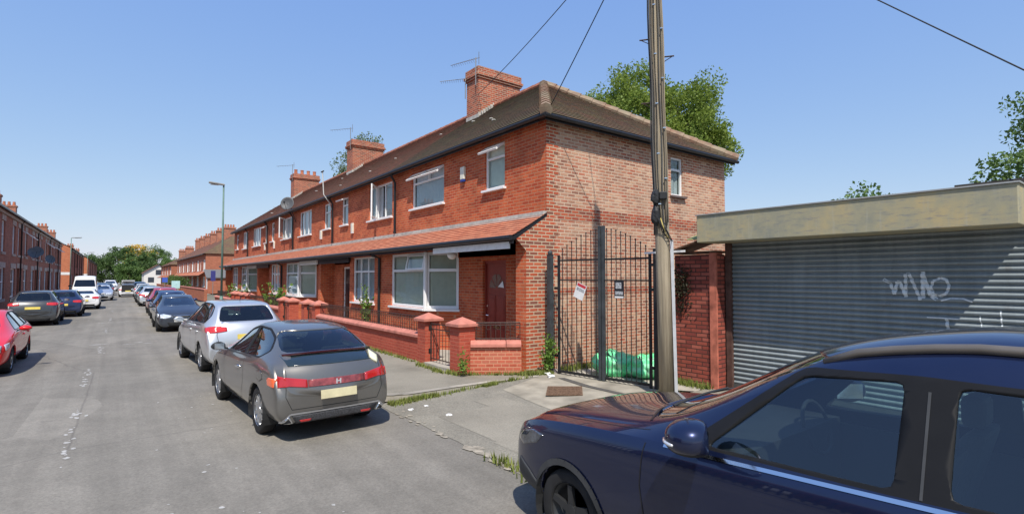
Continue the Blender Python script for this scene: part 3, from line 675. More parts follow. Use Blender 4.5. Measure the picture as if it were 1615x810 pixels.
m = MB(); m.tube([(7.38, 22.6, 4.9), (7.3, 22.6, 5.2), (7.05, 22.65, 5.55), (7.0, 22.7, 6.6)], .022, 6); m.build('pole', plain('dull_white_metal', (.55, .55, .52), .5), t)
m = MB(); m.tube([(7.0, 22.55, 6.55), (7.0, 22.85, 6.55)], .03, 6); m.build('bracket', PLAST, t)

# ================================================================== FRONT GARDENS
def coping_bar(m, p0, p1, w0=.17, z=.56):
    p0, p1 = Vector((*p0, z)), Vector((*p1, z)); d = p1 - p0; n = Vector((-d.y, d.x, 0)).normalized()
    prof = [(-w0, 0), (-w0, .07), (-.06, .13), (.06, .13), (w0, .07), (w0, 0)]
    a = [p0 + n * x + Vector((0, 0, h)) for x, h in prof]; m.prism(a, d)
def garden_wall(p0, p1, label, th=.11, mat=B_WALL, joint=None):
    t = thing('garden_wall', label, 'wall', (*p0, 0), 'low brick garden walls along the pavement'); P0, P1 = Vector((*p0, -.05)), Vector((*p1, -.05)); d = P1 - P0; n = Vector((-d.y, d.x, 0)).normalized()
    m = MB(); m.obox(P0 - n * th, d, n * th * 2, (0, 0, .61)); m.build('brickwork', mat, t)
    js = joint or [0, .5, 1] if d.length > 2 else [0, .7, 1]
    for a, b in zip(js[:-1], js[1:]):
        m = MB(); A, B = P0 + d * a, P0 + d * b; e = d.normalized() * .004; coping_bar(m, (A + e).xy, (B - e).xy, th + .06); m.build('coping', COPE, t, bevel=.008)
    return t
def pier(x, y, label, rot=0, h=.98, w=.19):
    t = thing('gate_pier', label, 'pier', (x, y, 0), 'brick gate piers with pyramid caps')
    c, s_ = math.cos(rot), math.sin(rot); a, b = Vector((c, s_, 0)), Vector((-s_, c, 0)); P = Vector((x, y, -.05))
    m = MB(); m.obox(P - a * w - b * w, a * 2 * w, b * 2 * w, (0, 0, h + .05)); m.build('shaft', B_WALL if rot == 0 else B_WALL, t)
    m = MB(); q = P + Vector((0, 0, h + .05)); W2 = w + .07
    m.obox(q - a * W2 - b * W2, a * 2 * W2, b * 2 * W2, (0, 0, .055))
    k = [q + Vector((0, 0, .055)) + a * i * W2 + b * j * W2 for i, j in ((-1, -1), (1, -1), (1, 1), (-1, 1))]; top = q + Vector((0, 0, .19))
    for i in range(4): m.quad(k[i], k[(i + 1) % 4], top)
    m.build('cap', COPE, t)
def railing(p0, p1, label, style, z=.69, h=.36, n=None):
    t = thing('iron_railing', label, 'railing', (*p0, z), 'iron railings on the garden walls'); P0, P1 = Vector((*p0, z)), Vector((*p1, z)); d = P1 - P0; L_ = d.length; n = n or int(L_ / .13); u = d / L_; Z = Vector((0, 0, 1))
    m = MB(); 
    for zz, r in ((.03, .010), (h, .014), (h - .045, .008)): m.tube([P0 + Z * zz, P1 + Z * zz], r, 5)
    m.build('rails', RUSTI, t)
    m = MB()
    for k in range(n + 1):
        q = P0 + d * (k / n); m.tube([q, q + Z * h], .008, 5)
    m.build('bars', RUSTI, t)
    m = MB()
    for k in range(n):
        q = P0 + d * ((k + .5) / n)
        if style == 'rings':
            if k % 2: continue
            r = min(.062, L_ / n * .45); m.tube([q + u * math.cos(a) * r + Z * (h - .05 - r + math.sin(a) * r) for a in [i * math.pi / 6 for i in range(13)]], .006, 4, cap=False)
        else:
            m.tube([q + u * math.cos(a) * .03 * (1 - i * .04) + Z * (h - .1 + math.sin(a) * .04) for i, a in enumerate([i * math.pi / 4 for i in range(7)])], .005, 4, cap=False)
    m.build('scrollwork', RUSTI, t)
garden_wall((5.93, 9.22), (6.80, 8.62), 'short low wall of light red brick running diagonally between house corner and first pier', th=.12, mat=B_DIAG)
garden_wall((5.92, 11.22), (5.92, 16.2), 'low painted brick wall under the bay window of the nearest house')
garden_wall((5.92, 16.2), (5.92, 19.2), 'low painted brick wall in front of the second house')
for i, (a, b, l) in enumerate(((24.45, 28.8, 'third'), (28.8, 31.6, 'fourth'), (36.4, 40.4, 'fifth'), (41, 43.4, 'sixth'))): garden_wall((5.92, a), (5.92, b), f'low painted brick wall in front of the {l} house from the alley gates')
pier(5.83, 9.38, 'capped brick pier at the near side of the nearest garden gate')
pier(5.93, 11.05, 'capped brick pier at the far side of the nearest garden gate')
PL = [(19.38, 'first of the four clustered piers beyond the grey hatchback, counted from the right'), (20.75, 'second of the four clustered piers beyond the grey hatchback, counted from the right'), (22.9, 'third of the four clustered piers beyond the grey hatchback, counted from the right'), (24.3, 'leftmost of the four clustered piers beyond the grey hatchback'),
      (31.75, 'right pier of the pair by the bushy plant in the far garden'), (33.2, 'left pier of the pair by the bushy plant in the far garden'), (35, 'right pier of the farthest pier pair in the near terrace'), (36.2, 'left pier of the farthest pier pair in the near terrace')]
for y, l in PL: pier(5.92, y, l)
railing((6.02, 9.14), (6.78, 8.63), 'short black railing with rings on the diagonal wall', 'rings', n=9)
railing((5.92, 11.25), (5.92, 15.2), 'rusty scroll railing on the wall under the nearest bay window', 'scroll')
railing((5.92, 15.25), (5.92, 19.18), 'black scroll railing in front of the second house door', 'scroll')
railing((5.92, 24.5), (5.92, 31.5), 'black railing in front of the third and fourth houses', 'scroll')
railing((5.92, 36.5), (5.92, 43), 'black railing in front of the farthest houses of the near terrace', 'scroll')
def gate(y0, y1, label, x=5.88):
    t = thing('garden_gate', label, 'gate', (x, y0, .08), 'small iron garden gates'); m = MB()
    for zz in (.12, .80, .92): m.box(x - .008, x + .008, y0, y1, zz, zz + .022)
    for yy in (y0, y1 - .025): m.box(x - .012, x + .012, yy, yy + .025, .08, .95)
    m.build('gate_frame', RUSTI, t); m = MB(); n = int((y1 - y0) / .13)
    for k in range(1, n): m.tube([(x, y0 + (y1 - y0) * k / n, .12), (x, y0 + (y1 - y0) * k / n, .94)], .007, 5)
    m.build('bars', RUSTI, t)
    for zz in (.25, .78):
        m = MB(); m.box(x - .05, x + .03, y1 - .01, y1 + .05, zz, zz + .10); m.build('hinge', IRON, t)
gate(9.60, 10.85, 'small iron gate between the two nearest capped piers')
gate(19.6, 20.55, 'small iron gate of the second house among the clustered piers')
gate(23.1, 24.1, 'small iron gate of the third house among the clustered piers')
g = MB(); g.box(5.7, 6.1, 9.6, 10.85, -.02, .05); struct(g.build('gate_threshold', CONC))

# ================================================================== ALLEY GATES
t = thing('alley_gates', 'tall black double gates with arched bars closing the alley', 'gate', (7.4, 7.0, 0))
G0, GM, G1 = Vector((7.36, 8.08, 0)), Vector((7.52, 7.0, 0)), Vector((7.72, 5.98, 0)); Z = Vector((0, 0, 1))
def gpost(P, w, z0, z1, nm, ball=0, mat=STEELD):
    m = MB(); m.box(P.x - w / 2, P.x + w / 2, P.y - w / 2, P.y + w / 2, z0, z1)
    if ball: m.blob(P + Z * (z1 + .045), .055, .055, .055, 12, 8, 0); m.box(P.x - w / 2 - .008, P.x + w / 2 + .008, P.y - w / 2 - .008, P.y + w / 2 + .008, z1, z1 + .012)
    return m.build(nm, mat, t)
gpost(Vector((7.31, 8.27, 0)), .10, -.02, 2.47, 'gate_post', 1); gpost(Vector((7.75, 5.9, 0)), .07, 0, 2.52, 'gate_post', 0, IRON)
def leaf(A, B, zt0, zt1, nb, mid_at_B):
    d = B - A; u = d.normalized(); n = Vector((-u.y, u.x, 0)); lf = MB()
    for zz, hh in ((.04, .05), (1.93, .025), (2.33, .035)): lf.obox(A + Z * zz - n * .012, d, n * .024, Z * hh)
    st = A if mid_at_B else B; o_ = u * .05 if mid_at_B else -u * .05
    lf.obox(st - n * .02 - (Vector() if mid_at_B else u * .045), u * .045, n * .04, Z * 2.46)
    fr = lf.build('gate_leaf', IRON, t); bm_ = MB()
    for k in range(1, nb):
        f = k / nb; q = A + d * f; s_ = f if mid_at_B else 1 - f; top = zt0 + (zt1 - zt0) * math.sin(s_ * math.pi / 2) ** 1.0
        bm_.tube([q + Z * .05, q + Z * top], .0095, 6); bm_.blob(q + Z * (top + .01), .017, .017, .017, 6, 4, 0)
    bm_.build('bars', IRON, fr)
    m = MB(); q = B if mid_at_B else A; off = -u * .055 if mid_at_B else Vector()
    m.obox(q - n * .03 + off + Z * .02, u * .055, n * .06, Z * (3.0 - .02)); m.build('meeting_stile', STEELD, fr)
leaf(G0, GM - Vector((.004, -.01, 0)), 2.50, 2.93, 9, True); leaf(GM + Vector((.004, -.01, 0)), G1, 2.50, 2.93, 10, False)
for P, dy in ((G0, .1), (G1, -.05)):
    for zz in (.35, 1.75, 2.2): m = MB(); m.box(P.x - .02, P.x + .02, min(P.y, P.y + dy), max(P.y, P.y + dy), zz, zz + .05); m.build('hinge', IRON, t)
u_ = (GM - G0).normalized(); n_ = Vector((-u_.y, u_.x, 0)); n_ = n_ if n_.x < 0 else -n_
def notice(C0, w, h, rot, label, mats, rows):
    t = thing('notice', label, 'notice', C0, 'notices tied to the alley gates'); C0 = Vector(C0); ca, sa = math.cos(rot), math.sin(rot); a = u_ * ca + Z * sa; b = Z * ca - u_ * sa
    m = MB(); m.obox(C0 - a * w / 2 - b * h / 2, a * w, b * h, n_ * .004); m.build('sheet', mats[0], t)
    for (x0, x1, y0, y1, k) in rows:
        m = MB(); m.obox(C0 + a * (x0 - .5) * w + b * (y0 - .5) * h + n_ * .0045, a * (x1 - x0) * w, b * (y1 - y0) * h, n_ * .001); m.build('printed_panel', mats[k], t)
PW = plain('paper_white', (.72, .72, .72), .6, var=.05); PR = plain('paper_red', (.5, .05, .06), .6); PK = plain('paper_black', (.02, .02, .025), .4); PG = plain('paper_grey', (.35, .36, .38), .6, var=.6, scale=40)
notice((7.395, 7.47, 1.72), .24, .31, R(-22), 'white notice with a red header hanging tilted on the left gate leaf', [PW, PR, PG], [(.05, .95, .78, .97, 1), (.1, .9, .5, .7, 2)])
notice((7.54, 6.58, 1.77), .21, .33, 0, 'black framed notice fixed upright on the right gate leaf', [PK, PW, PG], [(.05, .95, .02, .12, 1), (.15, .75, .55, .9, 2), (.1, .9, .2, .4, 2)])
# rubbish bags
GRN = N('green_woven_plastic'); v_ = GRN.noise(GRN.obj(), 5, 6, .7); GRN.col(GRN.ramp(v_, [(.38, (.08, .60, .22)), (.52, (.18, .75, .36)), (.66, (.52, .84, .60))])); GRN.set(Roughness=.35); GRN.bump(v_, .35, .02); GRN = GRN.m
def bag(P, rx, ry, rz, seed, label):
    t = thing('rubbish_bag', label, 'bag', P, 'green rubbish bags dumped behind the gates'); P = Vector(P)
    m = MB(); m.blob(P + Z * rz * .8, rx, ry, rz, 40, 26, .16, seed)
    for v in m.v:
        v.z = max(.006, v.z); d = v - P; v += d.normalized() * 0.04 * noise.noise(v * 7 + Vector((seed, 0, 0)))
        v.z = max(.006, v.z)
    m.build('sack', GRN, t, smooth=True)
    m = MB(); m.tube([P + Vector((-.2, -.2, rz * 1.3)), P + Vector((-.25, -.05, rz * 1.65)), P + Vector((-.05, .12, rz * 1.72)), P + Vector((.15, .1, rz * 1.5))], .014, 5); m.build('carry_strap', PLAST, t)
bag((8.22, 7.32, 0), .40, .44, .27, 3, 'green rubbish bag with black straps, left of the pair behind the gates')
bag((8.55, 6.78, 0), .46, .44, .24, 8, 'pale green rubbish bag, right of the pair behind the gates')

# ================================================================== ALLEY WALL, GARAGE
t = thing('alley_wall', 'old red painted brick wall between the alley and the garage', 'wall', (8.3, 5.4, 0))
m = MB(); m.box(8.62, 8.86, 5.22, 6.12, 0, 2.42); m.build('brickwork', B_ALLEY, t, bevel=.012)
m = MB(); m.box(8.86, 12.5, 5.25, 5.48, 0, 2.4); m.build('rear_brickwork', B_ALLEY, t)
m = MB(); m.box(8.585, 8.80, 5.225, 5.36, 0, 2.44); m.build('end_pier', plain('flaking_red_render', (.42, .13, .085), .85, var=.4, scale=6, bump=.3), t)
RUSTW = plain('dark_rotten_timber', (.10, .05, .03), .85, var=.5, scale=8)
SC = N('box_cladding'); p = SC.pos(); mp = SC.n('ShaderNodeMapping'); mp.inputs['Scale'].default_value = (1, 1.2, 6); SC.l(p, mp.inputs[0])
c = SC.ramp(SC.noise(p, 1.6, 7, .7), [(.3, (.24, .25, .21)), (.5, (.36, .33, .22)), (.66, (.46, .37, .20))]); c = SC.mix(SC.ramp(SC.noise(mp.outputs[0], 3.5, 7, .75), [(.52, 0.), (.66, .7)]), c, (.19, .20, .21))
mp2 = SC.n('ShaderNodeMapping'); mp2.inputs['Scale'].default_value = (1, 5, .4); SC.l(p, mp2.inputs[0]); c = SC.mix(SC.ramp(SC.noise(mp2.outputs[0], 3, 5, .7), [(.55, 0.), (.75, .5)]), c, (.42, .40, .32))
SC.col(c); SC.set(Roughness=.7, Metallic=.0); SC = SC.m
ga = thing('garage', 'grey roller-shutter garage with a stained beige fascia box and white graffiti', 'garage', (8.3, 5.2, 0))
m = MB(); m.box(8.30, 8.98, 1.22, 5.42, 2.62, 3.10); m.build('fascia_box', SC, ga, bevel=.01)
m = MB(); m.box(8.28, 9.2, 1.2, 5.44, 3.10, 3.118); m.build('roof_edge', plain('grey_metal_trim', (.42, .42, .40), .5, .4), ga)
m = MB(); m.box(8.98, 13, .2, 5.2, 2.9, 3.06); m.build('flat_roof', plain('roof_felt', (.12, .12, .11), .9), ga)
SH = N('galvanised_shutter'); p = SH.pos(); gm = SH.n('ShaderNodeMapping'); gm.inputs['Scale'].default_value = (1, 5, .35); SH.l(p, gm.inputs[0]); GR_ = SH.ramp(SH.noise(gm.outputs[0], 2.2, 6, .7), [(.35, .38), (.7, .60)])
SH.col(SH.mix(.55, SH.mix(SH.ramp(SH.noise(p, 3.5, 7, .75), [(.60, 0.), (.74, .55)]), SH.ramp(SH.noise(p, .9, 6, .7), [(.3, (.21, .245, .26)), (.7, (.28, .315, .33))]), (.16, .13, .11)), GR_, 'OVERLAY')); SH.set(Metallic=.05, Roughness=.45); SH = SH.m
slat = .083
def shx(z): f = (z / slat) % 1; return 8.975 - .034 * math.sin(math.pi * min(1, f / .78)) ** .8 if f < .78 else 8.975 + .012
m = MB(); zs = []; z = 0.0
while z < 2.9:
    zs += [z, z + slat * .1, z + slat * .25, z + slat * .39, z + slat * .55, z + slat * .68, z + slat * .779, z + slat * .80, z + slat * .98]; z += slat
for y0, y1 in ((-.6, .95), (1.1, 5.17)):
    for z0, z1 in zip(zs[:-1], zs[1:]): m.quad((shx(z0), y0, z0), (shx(z1), y0, z1), (shx(z1), y1, z1), (shx(z0), y1, z0))
m.build('shutter', SH, ga, smooth=False, weld=True)
m = MB(); m.box(8.86, 9.0, -.72, 1.19, 2.62, 3.04); m.build('lintel', CONC, ga)
m = MB(); m.box(8.92, 8.945, 3.0, 3.25, .62, .70); m.build('lock_plate', plain('dark_lock', (.05, .05, .05), .5, .5), ga)
m = MB(); m.box(8.93, 8.98, 1.1, 5.17, .02, .09); m.build('bottom_bar', plain('bar_grey', (.12, .13, .13), .5, .5), ga)
m = MB(); m.box(8.88, 8.96, 5.12, 5.22, 0, 2.62); m.build('guide_rail', plain('rust_brown_rail', (.10, .055, .045), .7, var=.4), ga)
m = MB(); m.box(8.90, 8.99, .95, 1.1, 0, 2.9); m.build('guide_rail', plain('rust_brown_rail', (.10, .055, .045), .7, var=.4), ga)
m = MB(); m.box(9.0, 13, 5.05, 5.2, 0, 2.9); m.box(9.0, 13, -.7, -.55, 0, 2.9); m.box(12.9, 13, -.55, 5.05, 0, 2.9); m.build('side_wall', B_ALLEY, ga)
# graffiti strokes laid on the slats
GM_ = plain('white_spray_paint', (.62, .66, .68), .6, var=.15, scale=30)
def stroke(pts, wd):
    m = MB(); P = []
    for (y0, z0), (y1, z1) in zip(pts[:-1], pts[1:]):
        n = max(2, int(math.hypot(y1 - y0, z1 - z0) / .012))
        P += [(y0 + (y1 - y0) * i / n, z0 + (z1 - z0) * i / n) for i in range(n)]
    P.append(pts[-1])
    for (a, b), (c, d) in zip(P[:-1], P[1:]):
        dy, dz = c - a, d - b; L_ = math.hypot(dy, dz) or 1; ny, nz = -dz / L_ * wd / 2, dy / L_ * wd / 2
        q = lambda y, z: (min(shx(z), shx(z + .006), shx(z - .006)) - .003, y, z)
        m.quad(q(a - ny, b - nz), q(c - ny, d - nz), q(c + ny, d + nz), q(a + ny, b + nz))
    return m.build('graffiti', GM_, ga)
GY = lambda px: 1 / ((px - 183) / 1.0)
def gp(px, py):     # shutter-plane (y, z) measured once from the tag's real position on the shutter
    r = (px - 807.5) / 821.; e = (405 - py) / 821.; ph = R(2.232); ya = R(37.28)
    fy, fz = math.cos(ph) - e * math.sin(ph), math.sin(ph) + e * math.cos(ph)
    dx, dy = r * math.cos(ya) + fy * math.sin(ya), -r * math.sin(ya) + fy * math.cos(ya)
    return dy * 8.95 / dx, 2 + fz * 8.95 / dx
for pts, wd in (([(1393, 440), (1404, 446), (1411, 464), (1415, 444), (1419, 444), (1429, 468), (1428, 432), (1434, 432), (1452, 473)], .040), ([(1456, 470), (1455, 428), (1458, 440), (1468, 466), (1478, 472)], .048),
    ([(1468, 452), (1472, 443), (1483, 438), (1493, 441), (1497, 452), (1492, 463), (1482, 467), (1472, 463), (1468, 452)], .034), ([(1484, 474), (1500, 470), (1520, 471), (1534, 476)], .02),
    ([(1462, 500), (1485, 501), (1512, 503)], .014), ([(1493, 501), (1496, 527)], .038), ([(1545, 498), (1550, 522)], .014), ([(1578, 490), (1582, 528)], .016)): stroke([gp(*q) for q in pts], wd)
# rotten little roof over the alley wall and white boards
t = thing('lean_to_roof', 'dark rotten timber roof edge sticking out over the alley wall', 'roof', (8.6, 5.5, 2.4))
m = MB(); m.prism([(8.42, 6.0, 2.50), (8.36, 5.5, 2.62), (8.6, 5.44, 2.72), (9.4, 5.44, 2.76), (9.4, 6.3, 2.50)], (0, 0, .03)); m.build('boarding', RUSTW, t)
m = MB(); m.prism([(8.38, 5.46, 2.68), (8.7, 5.44, 2.77), (8.7, 5.7, 2.77), (8.38, 5.68, 2.68)], (0, 0, .02)); m.build('mossy_sheet', plain('mossy_felt', (.34, .36, .16), .9, var=.4), t)
m = MB(); m.box(8.58, 8.9, 5.22, 6.14, 2.44, 2.48); m.build('wall_plate', RUSTW, t)
tag(MB().obox((7.62, 6.05, 2.42), (.10, -.78, .01), (.015, .003, 0), (0, 0, .035)).build('white_batten', WHITEP), 'thin white batten fixed across the tops of gate post and pole', 'batten')
# ivy on the wall
def leaves(mb, pts, s, rr, up=.3):
    for P in pts:
        P = Vector(P); n = Vector((rr.gauss(0, 1), rr.gauss(0, 1), rr.gauss(0, 1) + up)).normalized(); a = n.orthogonal().normalized(); a.rotate(Matrix.Rotation(rr.random() * 6.28, 3, n)); b = n.cross(a); k = s * rr.uniform(.6, 1.3)
        mb.quad(P - a * k * .5, P + b * k * .32, P + a * k * .6, P - b * k * .32)
def leafmat(name, c0, c1, c2=None, sc_=2.5, tr=.35):
    if name in MAT: return MAT[name]
    a = N(name); f = a.noise(a.pos(), sc_, 3); f2 = a.noise(a.pos(), 14, 2)
    c = a.mix(.4, a.ramp(f, [(.35, c0), (.65, c1)]), a.ramp(f2, [(.35, c0), (.65, c2 or c1)])); a.col(c); a.set(Roughness=.55)
    tl = a.n('ShaderNodeBsdfTranslucent'); a.l(c, tl.inputs[0]); mx = a.n('ShaderNodeMixShader'); mx.inputs[0].default_value = tr; a.l(a.p.outputs[0], mx.inputs[1]); a.l(tl.outputs[0], mx.inputs[2]); a.l(mx.outputs[0], a.out.inputs[0])
    MAT[name] = a.m; return a.m
LF_IVY = leafmat('dry_ivy_leaf', (.035, .03, .02), (.06, .06, .025)); LF_WEED = leafmat('weed_leaf', (.14, .20, .035), (.26, .30, .07), (.42, .38, .15)); LF_PL = leafmat('plant_leaf', (.09, .19, .03), (.17, .30, .05), (.26, .36, .08))
rv = random.Random(3)
m = MB(); leaves(m, [(8.61 - rv.random() * .05, 5.95 + rv.gauss(0, .11) , rv.triangular(1.15, 2.3, 1.9)) for _ in range(420)], .055, rv); tag(m.build('ivy', LF_IVY), 'dark dead ivy clinging to the side of the alley wall', 'ivy')

# ================================================================== UTILITY POLE
WD = N('weathered_pole_wood'); p = WD.pos(); mp = WD.n('ShaderNodeMapping'); mp.inputs['Scale'].default_value = (22, 22, .7); WD.l(p, mp.inputs[0])
f = WD.noise(mp.outputs[0], 1.2, 6, .7); WD.col(WD.ramp(f, [(.3, (.19, .155, .11)), (.55, (.36, .30, .215)), (.72, (.46, .395, .29))])); WD.bump(f, .9, .02); WD.set(Roughness=.9); WD = WD.m
t = thing('utility_pole', 'tall weathered wooden utility pole with cables beside the black gates', 'utility pole', (7.28, 5.34, 0))
PB, PT = Vector((7.28, 5.34, -.1)), Vector((7.20, 5.48, 8.7)); pd = (PT - PB)
at_ = lambda z: PB + pd * ((z + .1) / 8.8)
m = MB(); m.tube([at_(z) for z in (-.1, 2, 4, 6, 8.7)], [.122, .118, .112, .106, .095], 20); m.build('shaft', WD, t, smooth=True)
sd_ = Vector((.61, -.79, 0)) # side direction seen from the road: right
fd = Vector((-.79, -.61, 0))
m = MB(); a0 = at_(0); 
for z0, z1 in ((.0, 2.62),): m.obox(at_(z0) + sd_ * .12 + fd * .02, at_(z1) - at_(z0), sd_ * .05, fd * .06)
m.build('cable_guard', plain('pale_grey_guard', (.50, .51, .53), .5, .2), t)
rp = random.Random(9)
for k, (o1, o2) in enumerate(((-.10, .10), (-.06, .13), (-.02, .145), (.03, .145), (.075, .125), (.105, .10), (-.125, .05))):
    m = MB(); pts = []
    for i in range(15):
        z = 2.7 + i * .42 + (k % 3) * .1; pts.append(at_(min(z, 8.5)) + sd_ * (o1 + .008 * math.sin(i * 1.3 + k)) + fd * (o2 + .006 * math.sin(i * 2 + k)))
    m.tube(pts, .010 if k % 2 else .013, 6); m.build('cable', [plain('grey_cable', (.10, .095, .09), .7), plain('brown_cable', (.20, .165, .12), .8), WD][k % 3], t, smooth=True)
for i in range(13):
    z = 3.2 + i * .42; o = (-.05, .06)[i % 2]; m = MB(); m.box(0, .045, -.01, .01, 0, .016); 
    for v in m.v: v.xyz = at_(z) + sd_ * (o + v.x) + fd * (.155 + v.y) + Z * v.z
    m.build('cable_clip', CHROME, t)
m = MB(); q = at_(3.32) + fd * .17 - sd_ * .09; m.blob(q, .085, .075, .13, 10, 8, .15, 1); m.build('joint_box', PLAST, t)
m = MB(); q = at_(3.02) + fd * .16 - sd_ * .10; m.blob(q, .07, .07, .16, 10, 8, .2, 4); m.build('joint_sleeve', PLAST, t)
m = MB(); m.obox(at_(3.28) + fd * .15 - sd_ * .03, sd_ * .12, fd * .07, Z * .12); m.build('terminal_block', PLAST, t, bevel=.01)
for k in range(5):
    m = MB(); s0 = at_(3.05 - k * .04) + fd * .16 + sd_ * (-.08 + .03 * k); m.tube([s0, s0 - Z * .12 + fd * .05 + sd_ * .03, s0 - Z * .30 + sd_ * (.08 + .01 * k), at_(2.62) + sd_ * .14 + fd * .05], .008, 5); m.build('cable_loop', PLAST if k != 2 else plain('yellow_cable', (.5, .4, .12), .5), t, smooth=True)
for z, s_ in ((6.05, -1), (5.72, 1), (4.95, -1), (7.0, 1)):
    m = MB(); q = at_(z); m.tube([q + sd_ * s_ * .11, q + sd_ * s_ * .28], .012, 6); m.tube([q + sd_ * s_ * .26 - Z * 0, q + sd_ * s_ * .12 - Z * .08], .007, 4); m.build('step_iron', RUSTI, t)
# overhead wires
def wire(A, B, label, sag=.25, r=.011, n=14):
    A, B = Vector(A), Vector(B); m = MB(); m.tube([A.lerp(B, i / n) - Z * sag * 4 * (i / n) * (1 - i / n) for i in range(n + 1)], r, 5)
    tag(m.build('overhead_wire', PLAST, smooth=True), label, 'cable', 'overhead telephone wires')
wire((7.2, 5.45, 8.55), (10.3, 15.6, 8.6), 'thin overhead wire running down to the nearest chimney', .15)
wire((7.2, 5.45, 8.5), (7.5, 8.5, 5.7), 'thin overhead wire running down to the roof corner above the gable', .03)
wire((7.2, 5.45, 8.65), (5.25, .05, 2.84), 'thin overhead wire crossing the sky at the upper right', .02, r=.006)

# garage with ivy behind the shutter garage
t = thing('rear_outbuilding', 'low flat-roofed brick outbuilding with ivy peeping over the garage roof', 'outbuilding', (13, 2, 0))
m = MB(); m.box(13.2, 17, -3, 2.72, 0, 3.62); m.build('wall', plain('grey_brown_brick', (.30, .25, .20), .9, var=.4, scale=5), t)
m = MB(); m.box(13.05, 17.1, -3.1, 2.82, 3.62, 3.80); m.build('roof', plain('dark_felt', (.06, .055, .05), .9), t)

